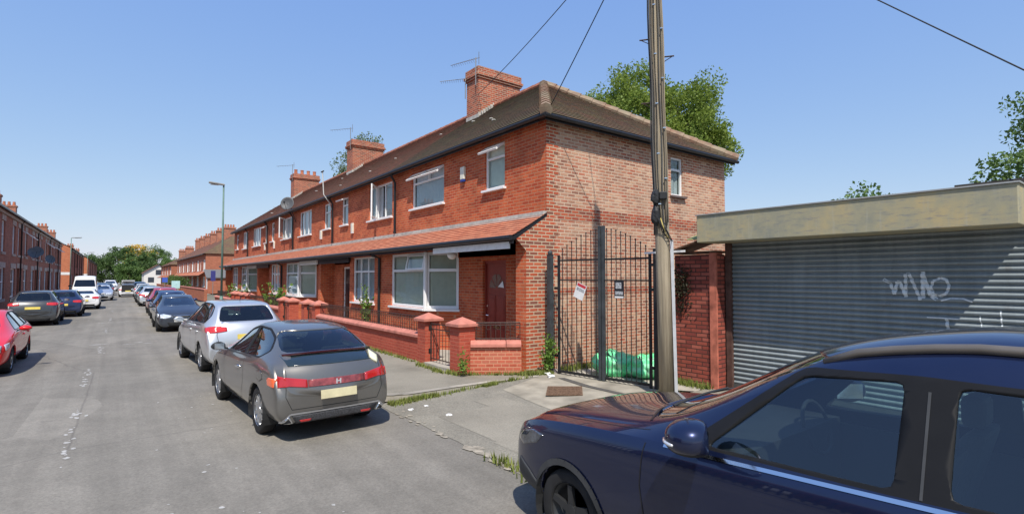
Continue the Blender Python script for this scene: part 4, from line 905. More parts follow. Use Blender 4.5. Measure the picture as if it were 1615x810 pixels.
# ================================================================== LEFT TERRACE
LXF = -4.75
GREYW = plain('dim_pane_blind', (.30, .31, .33), .8, var=.2)
STL = plain('aged_stone', (.40, .32, .27), .9, var=.25, scale=4)
def mirror_win(root, x, y, z, wd, h, nrm=(1, 0, 0), op=None, bl='curtain', fm=None):
    fr = window(root, (x, y, z), (0, 1, 0), nrm, wd, h, [(0, 1, .55, 1), (0, 1, 0, .55)], blind=bl, sill=False, inset=.06, fw=.05, fm=fm, openers=op or ())
    return fr
DRS = [plain('maroon_door', (.09, .02, .02), .4), plain('brown_door', (.10, .045, .025), .5), plain('white_door', (.6, .6, .6), .4), plain('dark_blue_door', (.03, .04, .08), .4)]
def left_house(y0, y1, flip, label, detail=True, X=LXF, ez=5.6, mat=B_OLD, doorm=0, ops=None, name='terraced_house', gable=False, group='brick houses of the left-hand terrace', lint=True, k_=1):
    root = thing(name, label, 'house', (X, y0, 0), group); L_ = y1 - y0
    du = (.12, 1.02) if not flip else (L_ - 1.02, L_ - .12); wu = (1.75, 3.35) if not flip else (L_ - 3.35, L_ - 1.75)
    u1 = (.22, 1.0) if not flip else (L_ - 1.0, L_ - .22); u2 = (2.1, 3.1) if not flip else (L_ - 3.1, L_ - 2.1)
    holes = [(*du, .02, 2.55), (wu[0], wu[1], .85, 2.5), (*u1, 3.35, 5.0), (*u2, 3.35, 5.0)]
    m = MB(); plate(m, (X, y0, 0), (0, 1, 0), (1, 0, 0), L_, ez, holes, .14); m.build('front_wall', mat, root)
    m = MB(); m.quad((X - 7.5, y0, 0), (X - 7.5, y1, 0), (X - 7.5, y1, ez), (X - 7.5, y0, ez)); m.build('rear_wall', mat, root)
    if gable:
        m = MB(); m.quad((X, y0, 0), (X, y0, ez), (X - 3.75, y0, ez + 2.4), (X - 7.5, y0, ez), (X - 7.5, y0, 0)); m.build('gable_wall', B_ORANGE, root)
        m = MB(); m.box(X - 6, X - .02, y0 - .012, y0 - .002, 2.3, 2.62); m.build('painted_band', WHITEP, root)
    if lint:
        m = MB()
        for (a, b, c, d) in holes:
            m.box(X - .02, X + .02, y0 + a - .12, y0 + b + .12, d + .005, d + .30)
            if c > .5: m.box(X - .02, X + .05, y0 + a - .1, y0 + b + .1, c - .14, c - .003)
        m.build('stone_dressings', STL, root)
    m = MB(); m.box(X - .12, X - .07, y0 + du[0] + .06, y0 + du[1] - .06, .04, 2.0)
    for (r0, r1) in ((.2, .8), (1.0, 1.8)): m.box(X - .07, X - .06, y0 + du[0] + .18, y0 + du[1] - .18, r0, r1)
    m.build('door', DRS[doorm % 4], root)
    m = MB(); m.box(X - .13, X - .08, y0 + du[0], y0 + du[0] + .06, .02, 2.55); m.box(X - .13, X - .08, y0 + du[1] - .06, y0 + du[1], .02, 2.55); m.box(X - .13, X - .08, y0 + du[0] + .06, y0 + du[1] - .06, 2.0, 2.08); m.box(X - .13, X - .08, y0 + du[0] + .06, y0 + du[1] - .06, 2.5, 2.55); m.build('door_frame', UPVC if doorm % 2 else DRS[1], root)
    if detail:
        mirror_win(root, X, y0 + wu[0], .85, wu[1] - wu[0], 1.65); mirror_win(root, X, y0 + u1[0], 3.35, u1[1] - u1[0], 1.65, op=ops and [(0, 'top', 55)]); mirror_win(root, X, y0 + u2[0], 3.35, u2[1] - u2[0], 1.65, op=ops and [(0, 'top', 50)])
    else:
        for (a, b, c, d) in holes[1:]:
            window(root, (X, y0 + a, c), (0, 1, 0), (1, 0, 0), b - a, d - c, [(0, .5, 0, 1), (.5, 1, 0, 1)], blind='curtain', sill=False, inset=.06)
    m = MB(); rz = ez + 2.4; slope(m, (X + .22, y0, ez - .02), (X + .22, y1, ez - .02), (X - 3.75, y1, rz), (X - 3.75, y0, rz), 16, .02); rf = m.build('roof', T_OLD, root)
    m = MB(); m.quad((X - 7.7, y0, ez - .02), (X - 7.7, y1, ez - .02), (X - 3.75, y1, rz), (X - 3.75, y0, rz)); m.build('rear_slope', T_OLD, rf)
    m = MB(); m.box(X + .16, X + .27, y0, y1, ez - .12, ez - .02); m.build('gutter', BLACK, rf)
    m = MB(); m.box(X, X + .1, y0, y1, ez - .28, ez - .13); m.build('eaves_band', STL if lint else BLACK, rf)
    if flip:
        m = MB(); m.box(X - 4.3, X - 3.2, y1 - .55, y1 + .35, ez + 1.8, ez + 3.3); m.box(X - 4.36, X - 3.14, y1 - .6, y1 + .4, ez + 3.3, ez + 3.45); c = m.build('chimney', B_BAND, rf)
        for i in range(3): m = MB(); m.lathe((X - 4.1 + i * .36, y1 - .1, ez + 3.45), [(.13, 0), (.10, .38), (.0, .38)], 8); m.build('chimney_pot', plain('clay_pot', (.42, .16, .09), .8), c)
    if k_: m = MB(); m.tube([(X + .2, y1 - .03, ez - .1), (X + .06, y1 - .03, ez - .3), (X + .06, y1 - .03, 0)], .045, 6); m.build('downpipe', BLACK, root)
    return root
ordw = ['first', 'second', 'third', 'fourth', 'fifth', 'sixth', 'seventh', 'eighth', 'ninth', 'tenth']
y = 35.4; WL = 4.4; ys_ = [y + WL * i for i in range(9)]
vis = {0: 'cut by the left edge of the photo, behind the red car', 1: 'two doors along from the left edge, behind the dark grey car', 2: 'with upstairs sashes propped open, behind the dark grey car', 3: 'left of the dish pair, behind the navy hatchback', 4: 'just beyond the black downpipe, behind the navy hatchback', 5: 'behind the white saloon, upper windows partly open', 6: 'third from the far end of the left terrace', 7: 'second from the far end of the left terrace', 8: 'at the far end of the left terrace, beside the orange gable'}
for i in range(9):
    left_house(35.4 + WL * i, 35.4 + WL * (i + 1) - .002, i % 2 == 1, f'brown brick terraced house {vis[i]}', doorm=(0, 0, 1, 0, 1, 3, 0, 1, 0)[i], ops=i in (2, 5, 7), k_=i in (1, 3, 5, 7))
ne_ = left_house(31.0, 35.398, True, 'brown brick terraced house at the near end of the left terrace, outside the frame', doorm=2, k_=0, name='end_terrace_house')
m = MB(); m.quad((LXF, 31, 0), (LXF, 31, 5.6), (LXF - 3.75, 31, 8.0), (LXF - 7.5, 31, 5.6), (LXF - 7.5, 31, 0)); m.build('gable_wall', B_OLD, ne_)
for i, y0 in enumerate((83, 89, 95, 101, 107)):
    left_house(y0, y0 + 5.98, i % 2 == 1, ['orange-gabled house with a white painted band, behind the white van', 'second house of the block beyond the orange gable', 'third house of the block beyond the orange gable', 'fourth house of the block beyond the orange gable', 'last house of the block beyond the orange gable'][i], detail=False, X=-4.35, ez=5.5, doorm=i, gable=i == 0, name='end_terrace_house' if i in (0, 4) else 'terraced_house', group='brick houses of the second left-hand block', lint=False)
for i, y0 in enumerate((122, 133, 144, 155, 166)):
    left_house(y0, y0 + 10.98, i % 2 == 1, ['orange-gabled house of the third block on the left, small in the distance', 'second house of the distant third block on the left', 'middle house of the distant third block on the left', 'fourth house of the distant third block on the left', 'farthest house of the left side, next to the dark trees'][i], detail=False, X=-4.0, ez=5.3, doorm=i, gable=i == 0, name='end_terrace_house' if i in (0, 4) else 'terraced_house', group='brick houses of the third left-hand block', lint=False)
def ldish(y, z, label, r=.36):
    t = thing('satellite_dish', label, 'satellite dish', (LXF, y, z), 'satellite dishes on the left terrace'); n0 = Vector((.5, -.8, .3)).normalized(); cc = Vector((LXF + .45, y, z)); sx_ = n0.cross(Z).normalized(); sy_ = sx_.cross(n0)
    m = MB()
    for k in range(5):
        for j in range(14): q = 2 * math.pi * j / 14; m.v.append(cc + sx_ * r * k / 4 * math.cos(q) + sy_ * r * k / 4 * math.sin(q) - n0 * (.08 - .08 * (k / 4) ** 2))
    for k in range(4):
        for j in range(14): m.f.append((k * 14 + j, k * 14 + (j + 1) % 14, (k + 1) * 14 + (j + 1) % 14, (k + 1) * 14 + j)); m.mi.append(0)
    m.build('dish', plain('slate_grey_dish', (.10, .12, .14), .5), t, smooth=True); m = MB(); m.tube([cc - n0 * .08, (LXF + .2, y, z - .15), (LXF - .01, y, z - .15)], .02, 5); m.tube([cc - sy_ * r, cc + n0 * .35], .01, 4); m.build('arm', PLAST, t)
ldish(46.2, 3.6, 'left dark satellite dish of the adjoining pair on the left terrace'); ldish(48.4, 3.8, 'right dark satellite dish of the adjoining pair on the left terrace'); ldish(57, 3.5, 'lone dark satellite dish further along the left terrace')

# ================================================================== RIGHT SIDE, BEYOND
B_FAR = brick('far_red_brick', [(.40, .10, .05), (.44, .12, .06), (.36, .09, .045)], (.38, .22, .15))
def far_house(y0, y1, label, X, ez, hip0=False, hip1=False, kind=0, wall=None, name='terraced_house', chim=True, depth=7.0, rise=2.6, can=True, group='brick houses of the second right-hand block'):
    wall = wall or B_FAR; root = thing(name, label, 'house', (X, y0, 0), group); L_ = y1 - y0; s = ez / 5.5
    holes = [(.35, 2.3, 3.1 * s, 4.7 * s), (L_ - 1.9, L_ - 1.1, 3.2 * s, 4.7 * s), (.3, 2.5, .9 * s, 2.3 * s), (L_ - 2.1, L_ - 1.1, .05, 2.1 * s)]
    m = MB(); plate(m, (X, y0, 0), (0, 1, 0), W_, L_, ez, holes, .12); m.build('front_wall', wall, root)
    m = MB(); m.quad((X, y0, 0), (X + depth, y0, 0), (X + depth, y0, ez), (X, y0, ez)); m.build('side_wall', wall, root); m = MB(); m.quad((X + depth, y0, 0), (X + depth, y1, 0), (X + depth, y1, ez), (X + depth, y0, ez)); m.build('rear_wall', wall, root)
    for i, (a, b, c, d) in enumerate(holes[:3]): window(root, (X, y0 + b, c), (0, -1, 0), W_, b - a, d - c, [(0, .34, 0, 1), (.34, .67, 0, 1), (.67, 1, 0, 1)] if b - a > 1.2 else [(0, 1, .66, 1), (0, 1, 0, .66)], blind='curtain', inset=.04, fw=.08)
    m = MB(); m.box(X + .05, X + .09, y0 + L_ - 2.1, y0 + L_ - 1.1, .05, 2.1 * s); m.build('door', DRS[kind % 4], root)
    if can:
        m = MB(); slope(m, (X - .75, y0, 2.45 * s), (X - .75, y1, 2.45 * s), (X, y1, 3.0 * s), (X, y0, 3.0 * s), 5); m.build('canopy', T_CAN, root)
        m = MB(); m.box(X - .78, X - .7, y0, y1, 2.34 * s, 2.45 * s); m.build('canopy_gutter', BLACK, root)
    xm = X + depth / 2; h0, h1 = (rise * 1.3 if hip0 else 0), (rise * 1.3 if hip1 else 0)
    m = MB(); slope(m, (X - .25, y0 - (.2 if hip0 else 0), ez), (X - .25, y1 + (.2 if hip1 else 0), ez), (xm, y1 - h1, ez + rise), (xm, y0 + h0, ez + rise), 14)
    m.quad((X + depth + .2, y0, ez), (X + depth + .2, y1, ez), (xm, y1 - h1, ez + rise), (xm, y0 + h0, ez + rise)); rf = m.build('roof', T_RED, root)
    if hip0: m = MB(); slope(m, (X - .25, y0 - .2, ez), (X + depth + .2, y0 - .2, ez), (xm, y0 + h0, ez + rise), (xm, y0 + h0, ez + rise), 14); m.build('hip_slope', T_HIP, rf)
    if hip1: m = MB(); m.quad((X + depth + .2, y1 + .2, ez), (X - .25, y1 + .2, ez), (xm, y1 - h1, ez + rise)); m.build('hip_slope', T_HIP, rf)
    m = MB(); m.box(X - .3, X - .2, y0, y1, ez - .12, ez); m.build('gutter', BLACK, rf)
    if chim:
        m = MB(); m.box(xm - .7, xm + .7, y1 - .9, y1, ez + rise - .8, ez + rise + 1.15); m.box(xm - .78, xm + .78, y1 - .98, y1 + .08, ez + rise + 1.15, ez + rise + 1.35); c = m.build('chimney', B_BAND, rf)
        for i in range(4): m = MB(); m.lathe((xm - .5 + i * .33, y1 - .45, ez + rise + 1.35), [(.13, 0), (.11, .4), (.0, .4)], 8); m.build('chimney_pot', plain('clay_pot', (.42, .16, .09), .8), c)
    return root
FX = 9.0
for i in range(6):
    far_house(75.5 + 6.4 * i, 75.5 + 6.4 * (i + 1) - .003, ['hipped-roof house with a bare brick side wall just left of the street lamp', 'second house of the block behind the street lamp', 'third house of the block behind the street lamp', 'fourth house of the block behind the street lamp', 'fifth house of the block behind the street lamp', 'farthest house of the block behind the street lamp'][i], FX, 5.0, hip0=i == 0, hip1=i == 5, kind=i, name='end_terrace_house' if i in (0, 5) else 'terraced_house')
t = thing('side_porch', 'small brick lean-to porch with a grey roof left of the street lamp', 'porch', (9.3, 73, 0))
m = MB(); m.box(9.0, 12.2, 73.2, 75.4, 0, 1.9); m.build('wall', B_FAR, t); m = MB(); m.prism([(8.8, 73.0, 1.9), (8.8, 75.45, 2.9), (12.4, 75.45, 2.9), (12.4, 73.0, 1.9)], (0, 0, .1)); m.build('roof', plain('grey_felt_roof', (.14, .145, .15), .8), t)
m = MB(); m.box(8.96, 9.0, 73.6, 74.5, .05, 1.8); m.build('door', UPVC, t)
for i in range(4):
    far_house(118 + 7 * i, 118 + 7 * i + 6.2, ['first of the small distant houses past the second right-hand block', 'second of the small distant houses on the right', 'third of the small distant houses on the right', 'last of the small distant houses before the white gabled house'][i], 8.4, 4.4, hip0=True, hip1=True, kind=i, name='semi_detached_house', chim=i % 2 == 0, rise=2.2, group='small distant houses on the right')
t = thing('white_gabled_house', 'distant white rendered house whose gable faces the street among trees', 'house', (6, 152, 0))
m = MB(); m.prism([(5.4, 152, 0), (5.4, 152, 3.1), (8.3, 152, 5.0), (11.2, 152, 3.1), (11.2, 152, 0)], (0, 12, 0)); m.build('wall', plain('white_render', (.72, .70, .68), .8, var=.05), t)
m = MB(); m.quad((5.1, 151.6, 3.0), (5.1, 164, 3.0), (8.3, 164, 5.15), (8.3, 151.6, 5.15)); m.quad((11.5, 151.6, 3.0), (11.5, 164, 3.0), (8.3, 164, 5.15), (8.3, 151.6, 5.15)); r_ = m.build('roof', T_RED, t)
for xx, zz in ((6.2, .8), (9.4, .8), (7.7, 2.6)): m = MB(); m.box(xx, xx + 1.2, 151.95, 152, zz, zz + 1.2); m.build('window', plain('dark_pane', (.05, .06, .08), .2), t)
# garden walls of the far block
for (a, b, l) in ((50, 72, 'long low brick wall between the near terrace and the second block'), (77, 113, 'low brick garden wall in front of the second right-hand block')):
    t = thing('garden_wall', l, 'wall', (6, a, 0)); m = MB(); m.box(5.9, 6.12, a, b, 0, .95 if a == 50 else .8); m.build('brickwork', B_FAR, t); m = MB(); m.box(5.86, 6.16, a, b, .95 if a == 50 else .8, 1.02 if a == 50 else .88); m.build('coping', COPE, t)
def sign(x, y, h, w_, hh, mat, label):
    t = thing('street_sign', label, 'sign', (x, y, 0)); m = MB(); m.tube([(x, y + .03, 0), (x, y + .03, h)], .035, 6); m.build('post', plain('grey_post', (.2, .2, .2), .5), t); m = MB(); m.box(x - w_ / 2, x + w_ / 2, y - .02, y + .0, h - hh, h); m.build('board', mat, t)
sign(5.3, 84, 1.95, .62, .62, plain('blue_sign', (.06, .12, .5), .4), 'small blue sign board on a post by the far garden walls')
sign(5.45, 70, 1.6, .8, .85, plain('pale_teal_sign', (.45, .68, .68), .4), 'pale teal square board on a post by the far garden walls')
sign(8.35, 64, 2.7, .45, 1.1, plain('navy_banner', (.05, .05, .2), .5), 'narrow navy flag-like sign just left of the street lamp')

# ================================================================== STREET LAMPS
GRNP = plain('green_grey_post', (.12, .20, .17), .5, .1, var=.15)
def lamp(x, y, h, dx, label, big=True):
    t = thing('street_lamp', label, 'street lamp', (x, y, 0), 'street lamps'); m = MB(); m.tube([(x, y, -.05), (x, y, 1.1)], .075, 12); m.tube([(x, y, 1.1), (x, y, h - .02)], [.052, .036], 10); m.build('post', GRNP, t, smooth=True)
    m = MB(); m.prism([(x + .04, y - .1, h - .04), (x + .04, y + .1, h - .04), (x + dx, y + .13, h + .02), (x + dx * 1.04, y, h + .01), (x + dx, y - .13, h + .02)], (0, 0, .075)); m.build('lamp_head', plain('grey_lamp_head', (.28, .28, .27), .5), t, bevel=.02)
    m = MB(); m.box(*sorted((x + dx * .35, x + dx * .9)), y - .08, y + .08, h - .045, h - .025); m.build('lens', plain('lamp_lens', (.5, .5, .48), .2), t)
    return t
lamp(4.1, 28.6, 6.5, -.62, 'tall green-grey street lamp standing beside the near right terrace')
lamp(-4.1, 77.5, 6.5, .9, 'street lamp in front of the orange gable on the left')
lamp(-4.1, 122, 6.5, .9, 'farthest small street lamp on the left side')

# ================================================================== TREES
def tree(x, y, h, crown, label, lm, seed, nclump=60, leaf=.3, nleaf=70, name='broadleaf_tree', group='background trees', trunk=.25, low=.35, cr=.9):
    rr = random.Random(seed); t = thing(name, label, 'bush' if name == 'bush' else 'tree', (x, y, 0), group); rx, ry, rz = crown; cz = h - rz
    m = MB(); m.tube([(x, y, -.1), (x + .1, y, h * .25), (x - .1, y + .1, h * .45), (x, y, h * .7)], [trunk, trunk * .8, trunk * .6, trunk * .25], 10)
    cl = []
    for k in range(nclump):
        d = Vector((rr.gauss(0, 1), rr.gauss(0, 1), rr.gauss(0, 1) + .1)).normalized(); q = rr.uniform(.45, 1.0) ** .6; b = 1 + .28 * noise.noise(d * 1.6 + Vector((seed, 0, 0))) * 2
        p_ = Vector((x + d.x * rx * q * b, y + d.y * ry * q * b, cz + d.z * rz * q * b)); 
        if p_.z > h * low * .6: cl.append(p_)
    for p_ in cl[:14]: a0 = Vector((x, y, h * rr.uniform(.3, .55))); m.tube([a0, a0.lerp(p_, .5) + Vector((0, 0, .2)), p_], [trunk * .35, trunk * .2, .02], 5)
    m.build('trunk', plain('bark', (.10, .075, .05), .9, var=.4, scale=9), t)
    m = MB()
    for p_ in cl:
        s = cr * rr.uniform(.6, 1.25); P = []
        for _ in range(nleaf):
            v = Vector((rr.gauss(0, 1), rr.gauss(0, 1), rr.gauss(0, .8))); v = v.normalized() * min(v.length, 1.7); v *= s * .46; P.append(p_ + v)
        leaves(m, P, leaf, rr, .5)
    m.build('crown', lm, t); return t
LF_A = leafmat('bright_leaf', (.13, .22, .035), (.24, .33, .055), (.36, .38, .09), .9, .42)
LF_D = leafmat('dark_leaf', (.06, .11, .035), (.11, .18, .05), (.14, .21, .06), .35)
LF_M = leafmat('mid_leaf', (.08, .15, .04), (.14, .23, .06), (.18, .26, .08), .35)
LF_Y = leafmat('golden_leaf', (.55, .36, .03), (.70, .48, .06), (.62, .44, .08), .4, .2)
LF_W = leafmat('willow_leaf', (.10, .15, .06), (.17, .22, .09), (.22, .26, .12), .9)
tree(21.6, 16.8, 12.1, (3.4, 3.4, 3.1), 'large bright green tree rising behind the end house roof', LF_A, 4, 260, .13, 260, cr=.85)
tree(23.6, 15.2, 10.3, (1.5, 1.7, 1.7), 'lower lobe-shaped green tree right of the large one behind the gable', LF_A, 9, 60, .14, 200, cr=.8)
tree(19, 50, 16.0, (2.9, 2.8, 4.2), 'pale feathery tree behind the second chimney', LF_W, 12, 70, .2, 80, cr=.9)
tree(14.0, 1.4, 4.5, (.9, 1.3, .5), 'ivy-like bush growing over the rear outbuilding roof', LF_M, 31, 40, .09, 90, name='bush', cr=.4, trunk=.06)
tree(20.4, 1.75, 7.6, (1.0, 1.3, 1.9), 'sparse leafy tree cut by the right edge of the photo', LF_M, 21, 60, .11, 130, cr=.6)
tree(24, 8.2, 5.45, (1.0, 1.3, .8), 'treetop just showing above the middle of the garage fascia', LF_M, 33, 24, .16, 80, cr=.6)
for i, (x, y, h, cr_, l, lm) in enumerate((
    (-4.5, 206, 9.0, (4.5, 5, 4.6), 'dark green distant tree at the left of the street end', LF_D), (.6, 200, 12.2, (4.3, 4.5, 6), 'tallest dark tree closing the end of the street', LF_D),
    (6.5, 196, 8.8, (3.6, 4, 4.6), 'dark rounded tree just right of the tallest one', LF_D), (6, 222, 13.4, (4.8, 4, 4.2), 'golden yellow tree glowing behind the dark trees', LF_Y),
    (11.2, 214, 12.0, (4.6, 5, 5.4), 'mid green broad tree right of the golden one', LF_M), (15.5, 208, 8.3, (4, 4, 4), 'lower green tree behind the white gabled house', LF_M), (20.5, 215, 7.4, (5, 5, 3.8), 'farthest right tree above the small houses', LF_D), (-9, 204, 8, (4, 4, 4), 'tree half hidden behind the left terraces', LF_D), (3.2, 184, 6.4, (3.2, 3, 3.6), 'smaller tree low at the end of the street', LF_M))):
    tree(x, y, h, cr_, l, lm, 40 + i, 90, .42, 95, cr=1.5, trunk=.35, group='trees at the end of the street', low=.1)
for (x, y, h, r_, l) in ((6.9, 93, 2.1, 1.2, 'round light green hedge bush by the far garden wall'), (7.2, 84, 2.0, 1.0, 'dark clipped bush next to the blue sign')): tree(x, y, h, (r_, r_, .95), l, LF_M, int(y), 26, .16, 60, name='bush', cr=.6, trunk=.08, group='bushes in the far gardens')
# climbing plant and shrub in the near gardens
def garden_shrub(x, y, h, r_, n, label, seed, lf=.085, name='shrub'):
    rr = random.Random(seed); t = thing(name, label, 'plant', (x, y, .02)); m = MB(); P = []
    for k in range(n):
        dx, dy = rr.gauss(0, r_ * .5), rr.gauss(0, r_ * .8); hh = h * rr.uniform(.45, 1); tip = Vector((x + dx, y + dy, hh)); mid_ = Vector((x + dx * .4, y + dy * .4, hh * .55)); m.tube([(x, y, .02), mid_, tip], [.012, .008, .004], 4, cap=False)
        for _ in range(34): f = rr.uniform(.25, 1.03); q = (Vector((x, y, .02)).lerp(mid_, f * 2) if f < .5 else mid_.lerp(tip, f * 2 - 1)); P.append(q + Vector((rr.gauss(0, .05), rr.gauss(0, .05), rr.gauss(0, .03))))
    m.build('stems', plain('green_stem', (.12, .12, .04), .8), t); m = MB(); leaves(m, P, lf, rr); m.build('foliage', LF_PL, t)
garden_shrub(6.45, 16.15, 1.95, .22, 16, 'climbing green plant scrambling up beside the downpipe at the railing', 5, name='climbing_plant')
garden_shrub(6.25, 27.2, 1.75, .7, 26, 'bushy bright green shrub in front of the bay window of the third house', 6, .12)
garden_shrub(6.25, 37.5, 1.6, .7, 18, 'small green shrub in the fifth front garden, left of the piers', 7, .12)
garden_shrub(5.62, 9.0, .62, .05, 4, 'single green weed growing against the diagonal wall', 8, .06, 'weed')
garden_shrub(7.2, 8.2, .8, .12, 12, 'green weed climbing the foot of the left gate post', 9, .07, 'weed')
# ground weeds
def weeds(label, pts, s, seed, mat=None, hgt=.06):
    rr = random.Random(seed); m = MB()
    for (x, y, z) in pts:
        a = rr.random() * 6.28; l = s * rr.uniform(.5, 1.5); dx, dy = math.cos(a) * l * .35, math.sin(a) * l * .35; w2 = l * .16
        top = (x + dx, y + dy, z + hgt * rr.uniform(.4, 1.6)); px_, py_ = -math.sin(a) * w2, math.cos(a) * w2; m.quad((x - px_, y - py_, z), (x + px_, y + py_, z), top)
        if rr.random() < .5: m.quad((x, y, z + .01), (x + dx * .6 - px_, y + dy * .6 - py_, z + hgt * .5), (x + dx * 1.3, y + dy * 1.3, z + hgt * .6), (x + dx * .6 + px_, y + dy * .6 + py_, z + hgt * .5))
    o = m.build('weeds', mat or LF_WEED); o['kind'] = 'stuff'; return o
rr = random.Random(77); P = []
for k in range(3000):
    t_ = rr.random() ** 1.1; x = 3.62 + t_ * 3.1; w_ = (1 - t_) * .07 + .02
    if noise.noise(Vector((x * 2.2, 3, 0))) < -.05 + .25 * t_ and rr.random() < .85: continue
    P.append((x, 8.15 - abs(rr.gauss(0, w_)) - .02 * math.sin(x * 7), za(x) if x > 3.5 else -.1))
weeds('kerb', P, .06, 1)
P = []
for (x0, y0, x1, y1, n, sp) in ((5.72, 11.2, 5.78, 19.2, 1400, .06), (5.62, 9.2, 5.62, 9.6, 200, .05), (5.6, 9.25, 6.75, 8.42, 300, .05), (6.75, 8.42, 7.25, 8.25, 900, .10), (7.2, 8.1, 7.3, 8.35, 300, .08), (5.7, 19, 5.78, 30, 700, .08), (5.52, 9.6, 5.6, 10.9, 350, .06)):
    for k in range(n):
        f = rr.random(); c_ = noise.noise(Vector((f * 9, x0, y0))) 
        if c_ < -.15 and rr.random() < .7: continue
        P.append((x0 + (x1 - x0) * f - abs(rr.gauss(0, sp)), y0 + (y1 - y0) * f + rr.gauss(0, sp * .5), .002))
weeds('wall foot', P, .07, 2, hgt=.07)
P = [(7.7 + rr.random() * 5, 8.42 - abs(rr.gauss(0, .16)), .002) for _ in range(2600)] + [(8.55 - abs(rr.gauss(0, .08)), 5.3 + rr.random() * .8, .002) for _ in range(300)] + [(7.28 + rr.gauss(0, .12), 5.34 + rr.gauss(0, .12), .002) for _ in range(250)] + [(3.5 + rr.gauss(0, .05), 4.0 + rr.random() * 1.0, -.09) for _ in range(130)]
weeds('alley', P, .08, 3, hgt=.10)
# litter
LT = 'scraps of litter'
for k, (x, y, z, s, l) in enumerate(((3.75, 7.55, -.09, .045, 'crumpled white scrap of litter nearest the grey hatchback bumper'), (4.05, 7.62, -.085, .035, 'white scrap lying in the kerb weeds'), (4.05, 6.9, -.085, .05, 'torn white paper curl lying on the apron asphalt'), (7.0, 7.9, .0, .08, 'white rubbish lump at the foot of the left gate post'), (7.12, 8.1, .0, .08, 'small pale stone by the left gate post'))):
    m = MB(); m.blob((x, y, z + s * .25), s, s * .7, s * .35, 9, 6, .6, k); tag(m.build('litter', PW), l, 'litter', LT)

# across the road, outside the frame: seen only as reflections in the car windows
t = thing('palisade_fence', 'dark spiked steel fence along the left pavement, outside the frame', 'fence', (-4.7, -6, 0))
m = MB(); m.box(-4.72, -4.69, -8, 24, .5, .55); m.box(-4.72, -4.69, -8, 24, 1.75, 1.8); m.build('rails', STEELD, t)
m = MB()
for k in range(150): yy = -8 + k * .214; m.prism([(-4.69, yy, 0), (-4.69, yy + .07, 0), (-4.69, yy + .07, 2.1), (-4.69, yy + .035, 2.3), (-4.69, yy, 2.1)], (.01, 0, 0))
m.build('pales', STEELD, t)
t = thing('detached_house', 'red brick house set back behind the spiked fence, outside the frame', 'house', (-14, 4, 0))
m = MB(); plate(m, (-14, 3, 0), (0, 1, 0), (1, 0, 0), 13, 5.2, [(1.5, 3.5, 3.2, 4.5), (6, 8, 3.2, 4.5), (10, 12, 3.2, 4.5), (1.5, 3.5, .9, 2.3), (6, 7, .1, 2.2), (10, 12, .9, 2.3)], .15); m.quad((-14, 3, 0), (-14, 3, 5.2), (-18, 3, 7.6), (-22, 3, 5.2), (-22, 3, 0)); m.quad((-14, 16, 0), (-14, 16, 5.2), (-18, 16, 7.6), (-22, 16, 5.2), (-22, 16, 0)); m.build('wall', B_FAR, t)
m = MB(); m.quad((-13.7, 2.8, 5.1), (-13.7, 16.2, 5.1), (-18, 16.2, 7.65), (-18, 2.8, 7.65)); m.quad((-22.3, 2.8, 5.1), (-22.3, 16.2, 5.1), (-18, 16.2, 7.65), (-18, 2.8, 7.65)); m.build('roof', T_RED, t)
for (a, b, c, d) in ((4.5, 6.5, 3.2, 4.5), (9, 11, 3.2, 4.5), (13, 15, 3.2, 4.5), (4.5, 6.5, .9, 2.3), (13, 15, .9, 2.3)): window(t, (-14, a, c), (0, 1, 0), (1, 0, 0), b - a, d - c, [(0, .5, 0, 1), (.5, 1, 0, 1)], blind='curtain', sill=False)

